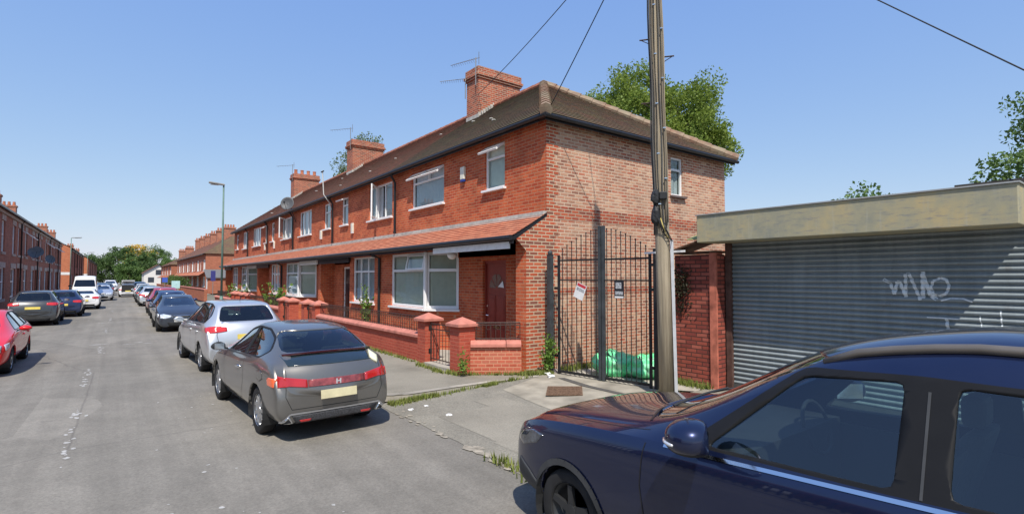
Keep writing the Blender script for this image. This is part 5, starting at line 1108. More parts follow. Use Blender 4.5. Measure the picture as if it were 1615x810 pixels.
# ================================================================== VEHICLES
# local frame: +Y forward, X right, z=0 at the tyre contact
def car_shell(S, glass_cells, sub=2):
    """S: stations front->rear. returns evaluated (verts, faces(mat), ) with both sides. rows per station:
       lower rows at yl, belt at yb, roof rows at yu"""
    rows = 13; bm = bmesh.new(); V = []
    def pts(s):
        W, Wt, zb, zu, zs = s['W'], s['Wt'], s['zb'], s['zu'], s.get('zs', .22); yl, yb, yu = s['y'], s.get('yb', s['y']), s.get('yu', s['y']); cr = s.get('cr', .05); bow = s.get('bow', 0); zm = s.get('zm', .5)
        zsh = zb - .07; tuck = s.get('tuck', .93); e = s.get('e', 0)
        B, T = Vector((W * tuck, yb, zb)), Vector((Wt, yu, zu - cr))
        return [Vector((0, yl - e, zs)), Vector((W * .80, yl - e, zs)), Vector((W * .965, yl, zs + .09)), Vector((W, yl, zs + (zsh - zs) * zm)), Vector((W * .985, (yl + yb) / 2, zsh)), B, B.lerp(T, .07), B.lerp(T, .92), T,
                Vector((Wt - .075, yu, zu - cr * .45)), Vector((Wt * .6, yu + bow * .5, zu - cr * .1)), Vector((Wt * .3, yu + bow * .85, zu - .00)), Vector((0, yu + bow, zu))]
    P = [pts(s) for s in S]
    # end caps: shrink ring
    def capring(r, dy, f):
        c = sum((p for p in r), Vector()) / len(r); return [Vector((p.x * f, p.y + dy, c.z + (p.z - c.z) * f)) for p in r]
    P = [capring(P[0], .035, .55)] + P + [capring(P[-1], -.03, .55)]
    for r in P:
        V.append([bm.verts.new(p) for p in r] + [bm.verts.new((-p.x, p.y, p.z)) for p in r[1:-1]])
    n = len(P); cl = bm.edges.layers.float.new('crease_edge')
    def idx(j, side): return j if (side == 0 or j in (0, 12)) else 12 + j
    for i in range(n - 1):
        for side in (0, 1):
            for j in range(12):
                a, b, c, d = V[i][idx(j, side)], V[i][idx(j + 1, side)], V[i + 1][idx(j + 1, side)], V[i + 1][idx(j, side)]
                f = bm.faces.new((a, b, c, d) if side == 0 else (d, c, b, a)); f.material_index = 2 if j < 1 else 0
    for r in (V[0], V[-1]): bm.faces.new([r[idx(j, 0)] for j in range(13)] + [r[idx(j, 1)] for j in range(11, 0, -1)])
    bmesh.ops.recalc_face_normals(bm, faces=bm.faces)
    for e in []:
        ms = {f.material_index for f in e.link_faces}
        if len(e.link_faces) == 2 and 1 in ms and len(ms) > 1: e[cl] = .75
    for i in range(1, n - 1):
        for side in (0, 1):
            for j, c in ((5, .45), (8, .35), (1, .3), (4, .25)):
                e = bm.edges.get((V[i][idx(j, side)], V[i + 1][idx(j, side)]))
                if e: e[cl] = max(e[cl], c)
    for e in bm.edges:
        if all(v in V[1] for v in e.verts) or all(v in V[-2] for v in e.verts): e[cl] = max(e[cl], .3)
    me = bpy.data.meshes.new('shell'); bm.to_mesh(me); bm.free(); o = bpy.data.objects.new('shell', me); C.objects.link(o)
    md = o.modifiers.new('s', 'SUBSURF'); md.levels = sub; md.render_levels = sub
    dg = bpy.context.evaluated_depsgraph_get(); me2 = bpy.data.meshes.new_from_object(o.evaluated_get(dg)); bpy.data.objects.remove(o)
    return me2

FRAMEM = plain('black_window_frame', (.012, .012, .013), .5, spec=.2)
class Car:
    def __init__(s, spec):
        s.sp = spec; s.me = car_shell(spec['S'], spec['glass'], spec.get('sub', 2)); bm = bmesh.new(); bm.from_mesh(s.me); s.bvh = BVHTree.FromBMesh(bm); bm.free()
    def cast(s, view, u, v):
        O, D = {'L': ((-4, u, v), (1, 0, 0)), 'R': ((4, u, v), (-1, 0, 0)), 'F': ((u, 6, v), (0, -1, 0)), 'B': ((u, -6, v), (0, 1, 0)), 'T': ((u, v, 5), (0, 0, -1))}[view]
        D = Vector(D); h = s.bvh.ray_cast(Vector(O), D)
        return (h[0], (h[1] if h[1].dot(D) < 0 else -h[1])) if h[0] is not None else (None, None)
    def patch(s, view, poly, name, mat, par, off=.006, thick=.02, rings=5, smooth=True, dense=6):
        pl = []; n = len(poly)
        for i in range(n):
            a, b = poly[i], poly[(i + 1) % n]; pl += [(a[0] + (b[0] - a[0]) * k / dense, a[1] + (b[1] - a[1]) * k / dense) for k in range(dense)]
        cx_, cy_ = sum(p[0] for p in poly) / n, sum(p[1] for p in poly) / n; m = MB(); R_ = []; last = None
        for r in range(rings + 1):
            f = r / rings; row = []
            for p in pl:
                q, nn = s.cast(view, cx_ + (p[0] - cx_) * f, cy_ + (p[1] - cy_) * f)
                if q is None: q, nn = last or (Vector((0, 0, .5)), Vector((0, 0, 1)))
                last = (q, nn); row.append(q + nn * off)
            R_.append(row)
        R_.append([s.cast(view, *p)[0] - s.cast(view, *p)[1] * thick if s.cast(view, *p)[0] is not None else R_[-1][i] for i, p in enumerate(pl)])
        k = len(pl)
        for row in R_: m.v += row
        for r in range(len(R_) - 1):
            for j in range(k): m.f.append((r * k + j, r * k + (j + 1) % k, (r + 1) * k + (j + 1) % k, (r + 1) * k + j)); m.mi.append(0)
        return m.build(name, mat, par, smooth=smooth, local=True, weld=True)
    def line(s, view, pts, name, mat, par, w=.008, off=.0025, step=.05):
        P = []
        for (a, b) in zip(pts[:-1], pts[1:]):
            n = max(2, int(math.dist(a, b) / step)); P += [(a[0] + (b[0] - a[0]) * i / n, a[1] + (b[1] - a[1]) * i / n) for i in range(n)]
        P.append(pts[-1]); Q = [s.cast(view, *p) for p in P]; Q = [q for q in Q if q[0] is not None]; m = MB()
        for i in range(len(Q) - 1):
            (a, na), (b, nb) = Q[i], Q[i + 1]; d = (b - a)
            if d.length > .35: continue
            sd = d.cross(na).normalized() * w / 2; m.quad(a - sd + na * off, b - sd + nb * off, b + sd + nb * off, a + sd + na * off)
        return m.build(name, mat, par, smooth=False, local=True) if m.v else None
    def build(s, name, label, bodymat, group='cars parked along the street', wheelmat=ALLOY, glassm=None, seats=True, cat='car'):
        sp = s.sp; root = thing(name, label, cat, (0, 0, 0), group); bm = bmesh.new(); bm.from_mesh(s.me)
        wr, tr = sp['wr'] + sp.get('arch', .055), sp['wr']
        for (wy, zc) in ((sp['wf'], tr), (sp['wb'], tr)):       # cut the wheel openings
            nseg = 22
            for k in range(nseg):
                an = 2 * math.pi * k / nseg; pn = Vector((0, math.cos(an), math.sin(an))); pc = Vector((0, wy, zc)) + pn * wr
                if pc.z < -.05 and abs(pn.z) > .9: continue
                fs = [f for f in bm.faces if abs(f.calc_center_median().x) > .3 and (f.calc_center_median().yz - Vector((wy, zc))).length < wr + .16]
                es = {e for f in fs for e in f.edges}; vs = {v for f in fs for v in f.verts}
                bmesh.ops.bisect_plane(bm, geom=list(fs) + list(es) + list(vs), plane_co=pc, plane_no=pn, dist=.0004)
            dl = [f for f in bm.faces if abs(f.calc_center_median().x) > .42 and (f.calc_center_median().yz - Vector((wy, zc))).length < wr * .992]
            bmesh.ops.delete(bm, geom=dl, context='FACES')
        def inside(P, u, v):
            k = False
            for (x0, y0), (x1, y1) in zip(P, P[1:] + P[:1]):
                if (y0 > v) != (y1 > v) and u < (x1 - x0) * (v - y0) / (y1 - y0) + x0: k = not k
            return k
        def rnd(P, r):
            Q = []
            for i in range(len(P)):
                a, b, c = Vector(P[i - 1]), Vector(P[i]), Vector(P[(i + 1) % len(P)]); d1, d2 = (a - b), (c - b); r1, r2 = min(r, d1.length * .3), min(r, d2.length * .3)
                p1, p2 = b + d1.normalized() * r1, b + d2.normalized() * r2; Q += [tuple(p1), tuple((p1 + p2) * .25 + b * .5), tuple(p2)]
            return Q
        def cut(P, region, ax, mi, r=.045):
            P = rnd(P, r); f2 = (lambda c: (c.y, c.z)) if ax == 'S' else (lambda c: (c.x, c.z)); lo = [min(q[i] for q in P) - .04 for i in (0, 1)]; hi = [max(q[i] for q in P) + .04 for i in (0, 1)]
            near = lambda c: region(c) and lo[0] - .12 < f2(c)[0] < hi[0] + .12 and lo[1] - .12 < f2(c)[1] < hi[1] + .12
            for (u0, v0), (u1, v1) in zip(P, P[1:] + P[:1]):
                fs = [f for f in bm.faces if near(f.calc_center_median())]
                # only faces touched by this edge's segment
                mu, mv, L2 = (u0 + u1) / 2, (v0 + v1) / 2, math.hypot(u1 - u0, v1 - v0) / 2
                fs = [f for f in fs if math.hypot(f2(f.calc_center_median())[0] - mu, f2(f.calc_center_median())[1] - mv) < L2 + .17]
                nn = (-(v1 - v0), (u1 - u0)); co = Vector((0, u0, v0)) if ax == 'S' else Vector((u0, 0, v0)); no = Vector((0, *nn)) if ax == 'S' else Vector((nn[0], 0, nn[1]))
                bmesh.ops.bisect_plane(bm, geom=fs + list({e for f in fs for e in f.edges}) + list({v for f in fs for v in f.verts}), plane_co=co, plane_no=no.normalized(), dist=.0003)
            for f in bm.faces:
                c = f.calc_center_median()
                if near(c) and inside(P, *f2(c)): f.material_index = mi
        if sp.get('dlo'): cut(sp['dlo'], lambda c: abs(c.x) > .35, 'S', 2, .06)
        for P in sp['win']: cut(P, lambda c: abs(c.x) > .35, 'S', 1)
        if sp.get('ws'): cut(sp['ws'], lambda c: c.y > -.2, 'F', 1, .07)
        if sp.get('rw'): cut(sp['rw'], lambda c: c.y < sp['rwy'], 'F', 1, .08)
        bg_ = bm.copy(); bmesh.ops.delete(bm, geom=[f for f in bm.faces if f.material_index == 1], context='FACES')
        be = [e for e in bm.edges if len(e.link_faces) == 1]; nm = {v: v.normal.copy() for e in be for v in e.verts}
        ex = bmesh.ops.extrude_edge_only(bm, edges=be); nv = [x for x in ex['geom'] if isinstance(x, bmesh.types.BMVert)]
        kd = list(nm.items())
        for v in nv:
            src = min((k for k in nm if (k.co - v.co).length < 1e-5), key=lambda k: (k.co - v.co).length, default=None)
            if src is not None: v.co -= nm[src] * .028
        for f in bm.faces: f.smooth = True
        me = bpy.data.meshes.new('body'); me.materials.append(bodymat); me.materials.append(bodymat); me.materials.append(FRAMEM); bm.to_mesh(me); bm.free()
        body = bpy.data.objects.new('body', me); C.objects.link(body); body.parent = root
        bmesh.ops.delete(bg_, geom=[f for f in bg_.faces if f.material_index != 1], context='FACES')
        for v in bg_.verts: v.co -= v.normal * .010
        # each pane its own part
        isl = []; seen = set()
        for f in bg_.faces:
            if f in seen: continue
            st = [f]; seen.add(f); cur = []
            while st:
                x = st.pop(); cur.append(x)
                for e in x.edges:
                    for y in e.link_faces:
                        if y not in seen: seen.add(y); st.append(y)
            isl.append(cur)
        for cur in isl:
            cen = sum((f.calc_center_median() for f in cur), Vector()) / len(cur); m = MB(); ix = {}
            for f in cur:
                for v in f.verts:
                    if v not in ix: ix[v] = len(m.v); m.v.append(v.co.copy())
                m.f.append(tuple(ix[v] for v in f.verts)); m.mi.append(0)
            nmx = 'windscreen' if abs(cen.x) < .1 and cen.y > 0 else 'rear_window' if abs(cen.x) < .1 else 'side_window'
            g_ = m.build(nmx, glassm or (GLC), root, smooth=True, local=True); bmx = bmesh.new(); bmx.from_mesh(g_.data)
            for f in bmx.faces:
                c = f.calc_center_median(); 
                if f.normal.dot(Vector((c.x, c.y - 0 if abs(cen.x) < .1 else 0, .3))) < 0: f.normal_flip()
            bmx.to_mesh(g_.data); bmx.free()
        bg_.free()
        # cabin
        zb = sp['belt']; W = sp['hw']; m = MB(); m.box(-W * .80, W * .80, sp['cab'][1], sp['cab'][0], .20, .30)
        m.box(-W * .78, W * .78, sp['cab'][0] - .45, sp['cab'][0] + .05, .3, zb - .03); m.box(-W * .78, W * .78, sp['cab'][1] - .05, sp['cab'][1] + .1, .3, zb - .1)
        for sx in (-1, 1): m.box(sx * W * .86 - .02, sx * W * .86 + .02, sp['cab'][1], sp['cab'][0], .25, zb - .09)
        m.build('cabin', DARKI, root, local=True)
        if seats:
            y1, y2 = sp['seat']; SM = plain('seat_fabric', (.10, .10, .10), .85)
            for (xx, yy) in ((-.36, y1), (.36, y1), (-.36, y2), (.36, y2)):
                m = MB(); m.prism([(xx - .23, yy - .02, .5), (xx + .23, yy - .02, .5), (xx + .22, yy - .22, zb + .13), (xx - .22, yy - .22, zb + .13)], (0, -.11, .02)); m.box(xx - .23, xx + .23, yy - .05, yy + .42, .42, .58); m.box(xx - .12, xx + .12, yy - .31, yy - .20, zb + .15, zb + .33); m.build('seat', SM, root, local=True, bevel=.035)
            m = MB(); cc = Vector((.36, y1 + .62, zb - .05)); q = [cc + Vector((math.cos(a) * .18, math.sin(a) * .055, math.sin(a) * .17)) for a in [i * math.pi / 10 for i in range(21)]]; m.tube(q, .014, 6, cap=False); m.tube([cc - Vector((.17, 0, 0)), cc + Vector((.17, 0, 0))], .016, 5); m.tube([cc, cc + Vector((0, .2, -.08))], .03, 6); m.build('steering_wheel', PLAST, root, local=True, smooth=True)
        # wheel wells, wheels
        for wy in (sp['wf'], sp['wb']):
            for sx in (-1, 1):
                m = MB(); i0 = len(m.v); nn = 18; x0, x1 = sx * (W - .015), sx * (W - .36)
                for k in range(nn + 1):
                    an = math.pi * (-.12 + 1.24 * k / nn); c_, s_ = math.cos(an) * (wr + .004), math.sin(an) * (wr + .004); m.v += [Vector((x0, wy + c_, tr + s_)), Vector((x1, wy + c_, tr + s_))]
                for k in range(nn): m.f.append((2 * k, 2 * k + 1, 2 * k + 3, 2 * k + 2)); m.mi.append(0)
                m.quad((x1, wy - wr, tr - .1), (x1, wy + wr, tr - .1), (x1, wy + wr * .7, tr + wr * .72), (x1, wy - wr * .7, tr + wr * .72)); m.build('wheel_arch_liner', PLAST, root, local=True)
                tw = sp.get('tw', .205); xc = sx * (W - .02 - tw / 2 - sp.get('inset', .02)); m = MB(); h = tw / 2
                m.lathe((xc, wy, tr), [(tr * .66, -h * .8), (tr * .9, -h), (tr * .985, -h * .8), (tr, -h * .55), (tr, h * .55), (tr * .985, h * .8), (tr * .9, h), (tr * .66, h * .8), (tr * .62, 0), (tr * .66, -h * .8)], 32, 'X')
                wh = m.build('wheel', RUB, root, local=True, smooth=True)
                m = MB(); xo = xc + sx * h * .72; m.lathe((xc, wy, tr), [(tr * .68, sx * h * .86), (tr * .66, sx * h * .70), (tr * .60, sx * h * .6), (tr * .60, -sx * h * .3), (0, -sx * h * .3)], 32, 'X'); m.build('rim', wheelmat, wh, local=True, smooth=True)
                m = MB(); ns = sp.get('spokes', 7)
                for k in range(ns):
                    an = 2 * math.pi * k / ns + .3; d = Vector((0, math.cos(an), math.sin(an))); e = Vector((0, -math.sin(an), math.cos(an))); c0 = Vector((xo, wy, tr))
                    m.prism([c0 + d * tr * .10 - e * .030, c0 + d * tr * .10 + e * .030, c0 + d * tr * .62 + e * .022 + Vector((sx * .008, 0, 0)), c0 + d * tr * .62 - e * .022 + Vector((sx * .008, 0, 0))], (-sx * .03, 0, 0))
                m.lathe((xo, wy, tr), [(0, sx * .01), (tr * .17, sx * .006), (tr * .18, -sx * .03)], 16, 'X'); m.build('spokes', wheelmat, wh, local=True)
                m = MB(); m.lathe((xc - sx * h * .3, wy, tr), [(0, 0), (tr * .5, 0), (tr * .5, .01)], 24, 'X'); m.build('brake_disc', plain('brake_steel', (.12, .11, .10), .5, .6), wh, local=True)
        # door mirrors
        my, mz, mw = sp['mir']
        for sx in (-1, 1):
            m = MB(); m.blob((sx * (W + .10), my, mz), .115, .075, .075, 16, 10, .04, 2)
            for v in m.v: v.y = max(v.y, my - .035); v.z = mz + (v.z - mz) * (1.0 if v.z > mz else .8)
            mr = m.build('door_mirror', PLAST if sp.get('blackmir') else bodymat, root, local=True, smooth=True)
            m = MB(); m.obox((sx * (W - .05), my - .02, mz - .06), (sx * .09, 0, .02), (0, .05, 0), (0, 0, .03)); m.build('mirror_stalk', PLAST, mr, local=True)
            m = MB(); m.box(sx * (W + .09) - .075, sx * (W + .09) + .075, my - .038, my - .034, mz - .045, mz + .05); m.build('mirror_glass', CHROME, mr, local=True)
        s.root, s.body = root, body
        return root
    def both(s, poly, name, mat, par, **k):   # side patches, mirrored
        for v in ('L', 'R'): s.patch(v, poly, name, mat, par, **k)
    def twin(s, view, poly, name, mat, par, **k):
        s.patch(view, poly, name, mat, par, **k); s.patch(view, [(-x, z) for x, z in poly], name, mat, par, **k)

def st(y, W, Wt, zb, zu, **k): return dict(y=y, W=W, Wt=Wt, zb=zb, zu=zu, **k)
SG = lambda i: [(i, 6)]            # side glass between station i and i+1 (row 6 = belt+ .. roof-)
SCR = lambda i: [(i, 9), (i, 10), (i, 11)]

# ---- grey three-door hatchback (nearest, seen from behind)
CIV = Car(dict(S=[
    st(2.10, .74, .50, .58, .62, zs=.20, cr=.02), st(1.98, .83, .60, .68, .73, zs=.18, cr=.04), st(1.45, .88, .66, .83, .90, cr=.05),
    st(1.05, .885, .68, .905, .985, cr=.05, bow=.10), st(.78, .885, .60, .925, 1.17, yb=.70, yu=.55, cr=.05, bow=.09), st(.52, .885, .545, .93, 1.385, yb=.52, yu=.02, cr=.045, bow=.07), 
    st(-.30, .885, .55, .95, 1.45, cr=.04, yu=-.40), st(-.42, .885, .55, .955, 1.45, cr=.04, yu=-.50), st(-.95, .89, .53, 1.0, 1.43, yb=-1.05, yu=-1.0, cr=.04), st(-1.35, .89, .52, 1.03, 1.39, yb=-1.30, yu=-1.25, cr=.04),
    st(-1.60, .88, .53, 1.02, 1.36, yb=-1.50, yu=-1.42, cr=.04), st(-1.88, .86, .66, 1.0, 1.07, yb=-1.82, yu=-1.90, cr=.03, bow=-.06), st(-1.98, .85, .70, .97, .99, yb=-1.93, yu=-2.03, cr=.03, bow=-.07), st(-2.10, .83, .72, .80, .84, yu=-2.10, yb=-2.03, cr=.02, zs=.24, bow=-.08), st(-2.14, .80, .66, .62, .66, yu=-2.15, cr=.02, zs=.26, bow=-.08)],
    glass=[], win=[[(.50,.965),(.02,1.29),(-.36,1.365),(-.40,.985)],[(-.50,.99),(-.48,1.365),(-.9,1.355),(-1.28,1.26),(-1.46,1.12),(-1.30,1.04)]], dlo=[(.60,.95),(.03,1.315),(-.4,1.39),(-.92,1.38),(-1.32,1.28),(-1.52,1.12),(-1.32,1.015)], ws=[(-.60,1.02),(.60,1.02),(.475,1.33),(-.475,1.33)], rw=[(-.66,1.12),(.66,1.12),(.54,1.365),(-.54,1.365)], rwy=-1.2, wf=1.29, wb=-1.33, wr=.318, belt=.94, hw=.885, cab=(.85, -1.5), seat=(-.1, -.9), mir=(.58, 1.0, .1), sub=2, spokes=9, blackmir=1))
GREYM = paint('warm_grey_metallic', (.18, .172, .16), .65, .33, dusty=.05)
r_ = CIV.build('parked_car', 'dark grey metallic three-door hatchback parked nearest, seen from behind, full-width red rear lights', GREYM)
b_ = CIV.body
CIV.twin('B', [(.42, .80), (.68, .84), (.78, .86), (.79, .72), (.66, .73), (.42, .70)], 'tail_light', plain('deep_lamp_red', (.42, .014, .015), .12, coat=1, spec=.6), r_, off=.010)
CIV.patch('B', [(-.41, .795), (.41, .795), (.41, .705), (-.41, .705)], 'tail_light_strip', plain('dull_red_strip', (.22, .05, .052), .25, coat=.6, var=.5, scale=14), r_, off=.008, dense=9)
for sx in (-1, 1): CIV.patch('L' if sx < 0 else 'R', [(-2.03, .72), (-2.02, .83), (-1.86, .83), (-1.80, .80), (-1.84, .73)], 'side_lamp', LORG if sx < 0 else LRED, r_, off=.008)
CIV.patch('B', [(-.62, .36), (.62, .36), (.56, .265), (-.56, .265)], 'lower_grille', plain('grille_grey', (.06, .06, .065), .6, var=.6, scale=60), r_, off=.012, dense=8)
CIV.line('B', [(-.78, .28), (-.64, .385), (.64, .385), (.78, .28)], 'bumper_trim', plain('silver_trim', (.42, .42, .43), .35, .6), r_, w=.022, off=.012)
CIV.line('B', [(-.72, .235), (.72, .235)], 'lower_trim', plain('silver_trim', (.42, .42, .43), .35, .6), r_, w=.03, off=.006)
CIV.twin('B', [(.66, .36), (.76, .27), (.60, .27)], 'exhaust_surround', CHROME, r_, off=.014)
CIV.twin('B', [(.665, .335), (.725, .283), (.625, .283)], 'exhaust_opening', PLAST, r_, off=.018)
CIV.twin('B', [(.36, .30), (.52, .30), (.50, .275), (.37, .275)], 'reflector', LRED, r_, off=.016)
q, nn = CIV.cast('B', 0, .60); m = MB(); m.prism([(-.26, q.y - .012, .545), (.26, q.y - .012, .545), (.26, q.y + .002, .655), (-.26, q.y + .002, .655)], (0, -.008, 0)); m.build('number_plate', plain('cream_plate', (.60, .54, .34), .5), r_, local=True)
CIV.line('B', [(-.68, .93), (-.70, .60), (-.62, .44), (.62, .44), (.70, .60), (.68, .93)], 'tailgate_gap', BLACK, r_, w=.008, off=.002)
m = MB(); sp_y = []
for k in range(13): x = -.66 + 1.32 * k / 12; q, nn = CIV.cast('B', x, 1.115 - .02 * (x / .66) ** 2); sp_y.append((q if q is not None else Vector((x, -1.86, 1.1))))
for a_, b2 in zip(sp_y[:-1], sp_y[1:]): m.obox(a_ + Vector((0, -.055, -.012)), b2 - a_, (0, .06, 0), (0, 0, .024))
m.build('spoiler', plain('gloss_black_red', (.05, .015, .02), .2, coat=1), r_, local=True)
CIV.patch('B', [(-.68, 1.085), (.68, 1.085), (.64, .965), (-.64, .965)], 'lower_rear_glass', plain('dark_privacy_glass', (.012, .02, .022), .06, spec=.9, coat=1), r_, off=.004, thick=.0, dense=9)
CIV.patch('B', [(.60, 1.07), (.70, .99), (.655, .90), (.56, .98)], 'rear_sticker', plain('cream_sticker', (.7, .68, .5), .6, var=.2, scale=60), r_, off=.02, thick=.0, rings=2, dense=2)
m = MB(); q, nn = CIV.cast('B', 0, .748); m.box(-.035, -.018, q.y - .02, q.y - .008, .715, .78); m.box(.018, .035, q.y - .02, q.y - .008, .715, .78); m.box(-.018, .018, q.y - .02, q.y - .008, .742, .754); m.build('badge', plain('satin_silver', (.6, .6, .62), .4, .3), r_, local=True)
for v in 'LR':
    CIV.line(v, [(.62, .93), (.66, .70), (.60, .34), (-.45, .34), (-.62, .60), (-.60, .94)], 'door_gap', BLACK, r_, w=.009)
    CIV.line(v, [(.86, .27), (-.92, .27)], 'sill_trim', plain('silver_trim', (.42, .42, .43), .35, .6), r_, w=.035, off=.006)
    CIV.line(v, [(.70, .935), (.2, .945), (-.9, .985)], 'window_trim', BLACK, r_, w=.02, off=.004)
    CIV.patch(v, [(-.20, .80), (-.42, .81), (-.42, .775), (-.20, .765)], 'door_handle', CHROME, r_, off=.025, dense=3, rings=3)
CIV.patch('L', [(-1.38, .86), (-1.50, .88), (-1.60, .86), (-1.62, .78), (-1.52, .74), (-1.40, .77)], 'fuel_flap', GREYM, r_, off=.004, thick=0)
CIV.line('L', [(-1.38, .86), (-1.50, .88), (-1.60, .86), (-1.62, .78), (-1.52, .74), (-1.40, .77), (-1.38, .86)], 'fuel_flap_gap', BLACK, r_, w=.005, off=.006)
CIV.twin('F', [(.45, .60), (.72, .66), (.74, .56), (.5, .52)], 'headlight', LCLR, r_)
r_.location = (2.28, 9.07, -.1); r_.rotation_euler.z = R(2.6); r_.scale = (.92, .98, .99)

# ---- generic small family cars, each type once, then copies with their own paint
def generic(kind):
    if kind == 'mpv':   # tall rounded hatch (silver one)
        S = [st(2.12, .74, .52, .66, .72, zs=.22, cr=.02), st(1.98, .83, .62, .78, .84, cr=.04), st(1.45, .89, .68, .93, 1.02, cr=.05), st(1.12, .90, .70, .99, 1.10, cr=.05, bow=.1), st(.62, .90, .56, 1.03, 1.52, yb=.60, yu=.20, cr=.05, bow=.08),
             st(-.18, .90, .56, 1.05, 1.60, yu=-.22, cr=.04), st(-.28, .90, .56, 1.05, 1.605, yu=-.31, cr=.04), st(-1.12, .90, .56, 1.08, 1.60, cr=.04, yu=-1.12), st(-1.22, .90, .56, 1.085, 1.595, yu=-1.2, cr=.04), st(-1.62, .90, .555, 1.10, 1.57, yb=-1.58, yu=-1.50, cr=.04), st(-1.86, .885, .55, 1.09, 1.53, yb=-1.74, yu=-1.66, cr=.04), st(-2.04, .87, .66, 1.06, 1.13, yb=-1.96, yu=-2.02, cr=.03, bow=-.05), st(-2.12, .85, .70, .98, 1.01, yb=-2.03, yu=-2.10, cr=.03, bow=-.06), st(-2.18, .83, .68, .70, .74, yu=-2.18, cr=.02, zs=.24, bow=-.06), st(-2.18, .80, .62, .52, .56, yu=-2.18, cr=.02, zs=.26, bow=-.05)]
        d = dict(S=S, glass=[], win=[[(.58,1.07),(.12,1.44),(-.16,1.515),(-.18,1.09)],[(-.28,1.095),(-.27,1.52),(-1.10,1.52),(-1.12,1.12)],[(-1.22,1.125),(-1.2,1.51),(-1.50,1.45),(-1.66,1.28),(-1.60,1.14)]], dlo=[(.70,1.05),(.12,1.47),(-.2,1.545),(-1.15,1.545),(-1.52,1.475),(-1.71,1.28),(-1.63,1.115)], ws=[(-.62,1.14),(.62,1.14),(.485,1.47),(-.485,1.47)], rw=[(-.60,1.16),(.60,1.16),(.50,1.495),(-.50,1.495)], rwy=-1.4, wf=1.32, wb=-1.34, wr=.325, belt=1.04, hw=.90, cab=(.95, -1.7), seat=(.0, -.9), mir=(.66, 1.08, .1), spokes=10)
    elif kind == 'hatch':
        S = [st(2.05, .72, .50, .60, .66, zs=.20, cr=.02), st(1.92, .82, .60, .72, .78, cr=.04), st(1.42, .87, .66, .87, .95, cr=.05), st(1.05, .88, .67, .93, 1.02, cr=.05, bow=.1), st(.55, .88, .55, .95, 1.41, yb=.56, yu=.12, cr=.05, bow=.08),
             st(-.25, .88, .55, .97, 1.48, yu=-.28, cr=.04), st(-.34, .88, .55, .97, 1.48, yu=-.36, cr=.04), st(-1.05, .88, .54, 1.0, 1.46, yu=-1.08, cr=.04), st(-1.15, .88, .54, 1.0, 1.455, yu=-1.16, cr=.04), st(-1.50, .88, .53, 1.02, 1.43, yb=-1.45, yu=-1.36, cr=.04), st(-1.70, .865, .53, 1.02, 1.40, yb=-1.60, yu=-1.52, cr=.04), st(-1.92, .85, .64, .99, 1.05, yb=-1.84, yu=-1.90, cr=.03, bow=-.05), st(-2.02, .83, .68, .92, .95, yb=-1.94, yu=-2.0, cr=.03, bow=-.06), st(-2.08, .81, .66, .66, .70, yu=-2.08, cr=.02, zs=.24, bow=-.06), st(-2.08, .78, .60, .50, .54, yu=-2.08, cr=.02, zs=.26, bow=-.05)]
        d = dict(S=S, glass=[], win=[[(.50,.99),(.08,1.31),(-.22,1.39),(-.24,1.005)],[(-.34,1.01),(-.33,1.395),(-.98,1.375),(-1.04,1.035)],[(-1.13,1.04),(-1.08,1.365),(-1.30,1.31),(-1.44,1.17),(-1.40,1.055)]], dlo=[(.62,.97),(.08,1.335),(-.25,1.42),(-1.02,1.405),(-1.32,1.335),(-1.49,1.17),(-1.43,1.03)], ws=[(-.60,1.06),(.60,1.06),(.475,1.36),(-.475,1.36)], rw=[(-.57,1.09),(.57,1.09),(.46,1.36),(-.46,1.36)], rwy=-1.25, wf=1.26, wb=-1.28, wr=.31, belt=.96, hw=.88, cab=(.9, -1.5), seat=(-.05, -.85), mir=(.60, 1.02, .1), spokes=7)
    elif kind == 'saloon':
        S = [st(2.28, .76, .52, .58, .63, zs=.20, cr=.02), st(2.14, .85, .62, .69, .75, cr=.04), st(1.55, .90, .68, .83, .90, cr=.05), st(1.10, .90, .69, .89, .97, cr=.05, bow=.1), st(.55, .90, .54, .91, 1.33, yb=.58, yu=.10, cr=.05, bow=.08),
             st(-.25, .90, .55, .93, 1.41, yu=-.28, cr=.04), st(-.34, .90, .55, .93, 1.41, yu=-.36, cr=.04), st(-.95, .90, .54, .96, 1.39, yu=-.92, cr=.04), st(-1.03, .90, .54, .96, 1.385, yu=-1.0, cr=.04), st(-1.32, .90, .53, .97, 1.34, yb=-1.30, yu=-1.15, cr=.04), st(-1.42, .90, .55, .97, 1.30, yb=-1.38, yu=-1.25, cr=.04), st(-1.72, .89, .66, .97, 1.05, yb=-1.70, yu=-1.70, cr=.03, bow=-.06), st(-2.10, .87, .70, .97, 1.01, yb=-2.08, yu=-2.12, cr=.03, bow=-.05), st(-2.28, .85, .68, .80, .84, yu=-2.27, cr=.02, zs=.24, bow=-.06), st(-2.30, .82, .62, .52, .56, yu=-2.30, cr=.02, zs=.26, bow=-.05)]
        d = dict(S=S, glass=[], win=[[(.50,.95),(.08,1.24),(-.22,1.32),(-.24,.965)],[(-.34,.97),(-.33,1.325),(-.90,1.305),(-1.0,.995)],[(-1.08,1.0),(-1.0,1.29),(-1.16,1.23),(-1.36,1.06),(-1.32,1.005)]], dlo=[(.62,.93),(.08,1.265),(-.25,1.345),(-.95,1.33),(-1.19,1.25),(-1.41,1.06),(-1.35,.985)], ws=[(-.60,1.0),(.60,1.0),(.465,1.29),(-.465,1.29)], rw=[(-.56,1.07),(.56,1.07),(.455,1.26),(-.455,1.26)], rwy=-1.1, wf=1.38, wb=-1.40, wr=.325, belt=.93, hw=.90, cab=(.95, -1.3), seat=(-.05, -.85), mir=(.62, .98, .1), spokes=5)
    return d
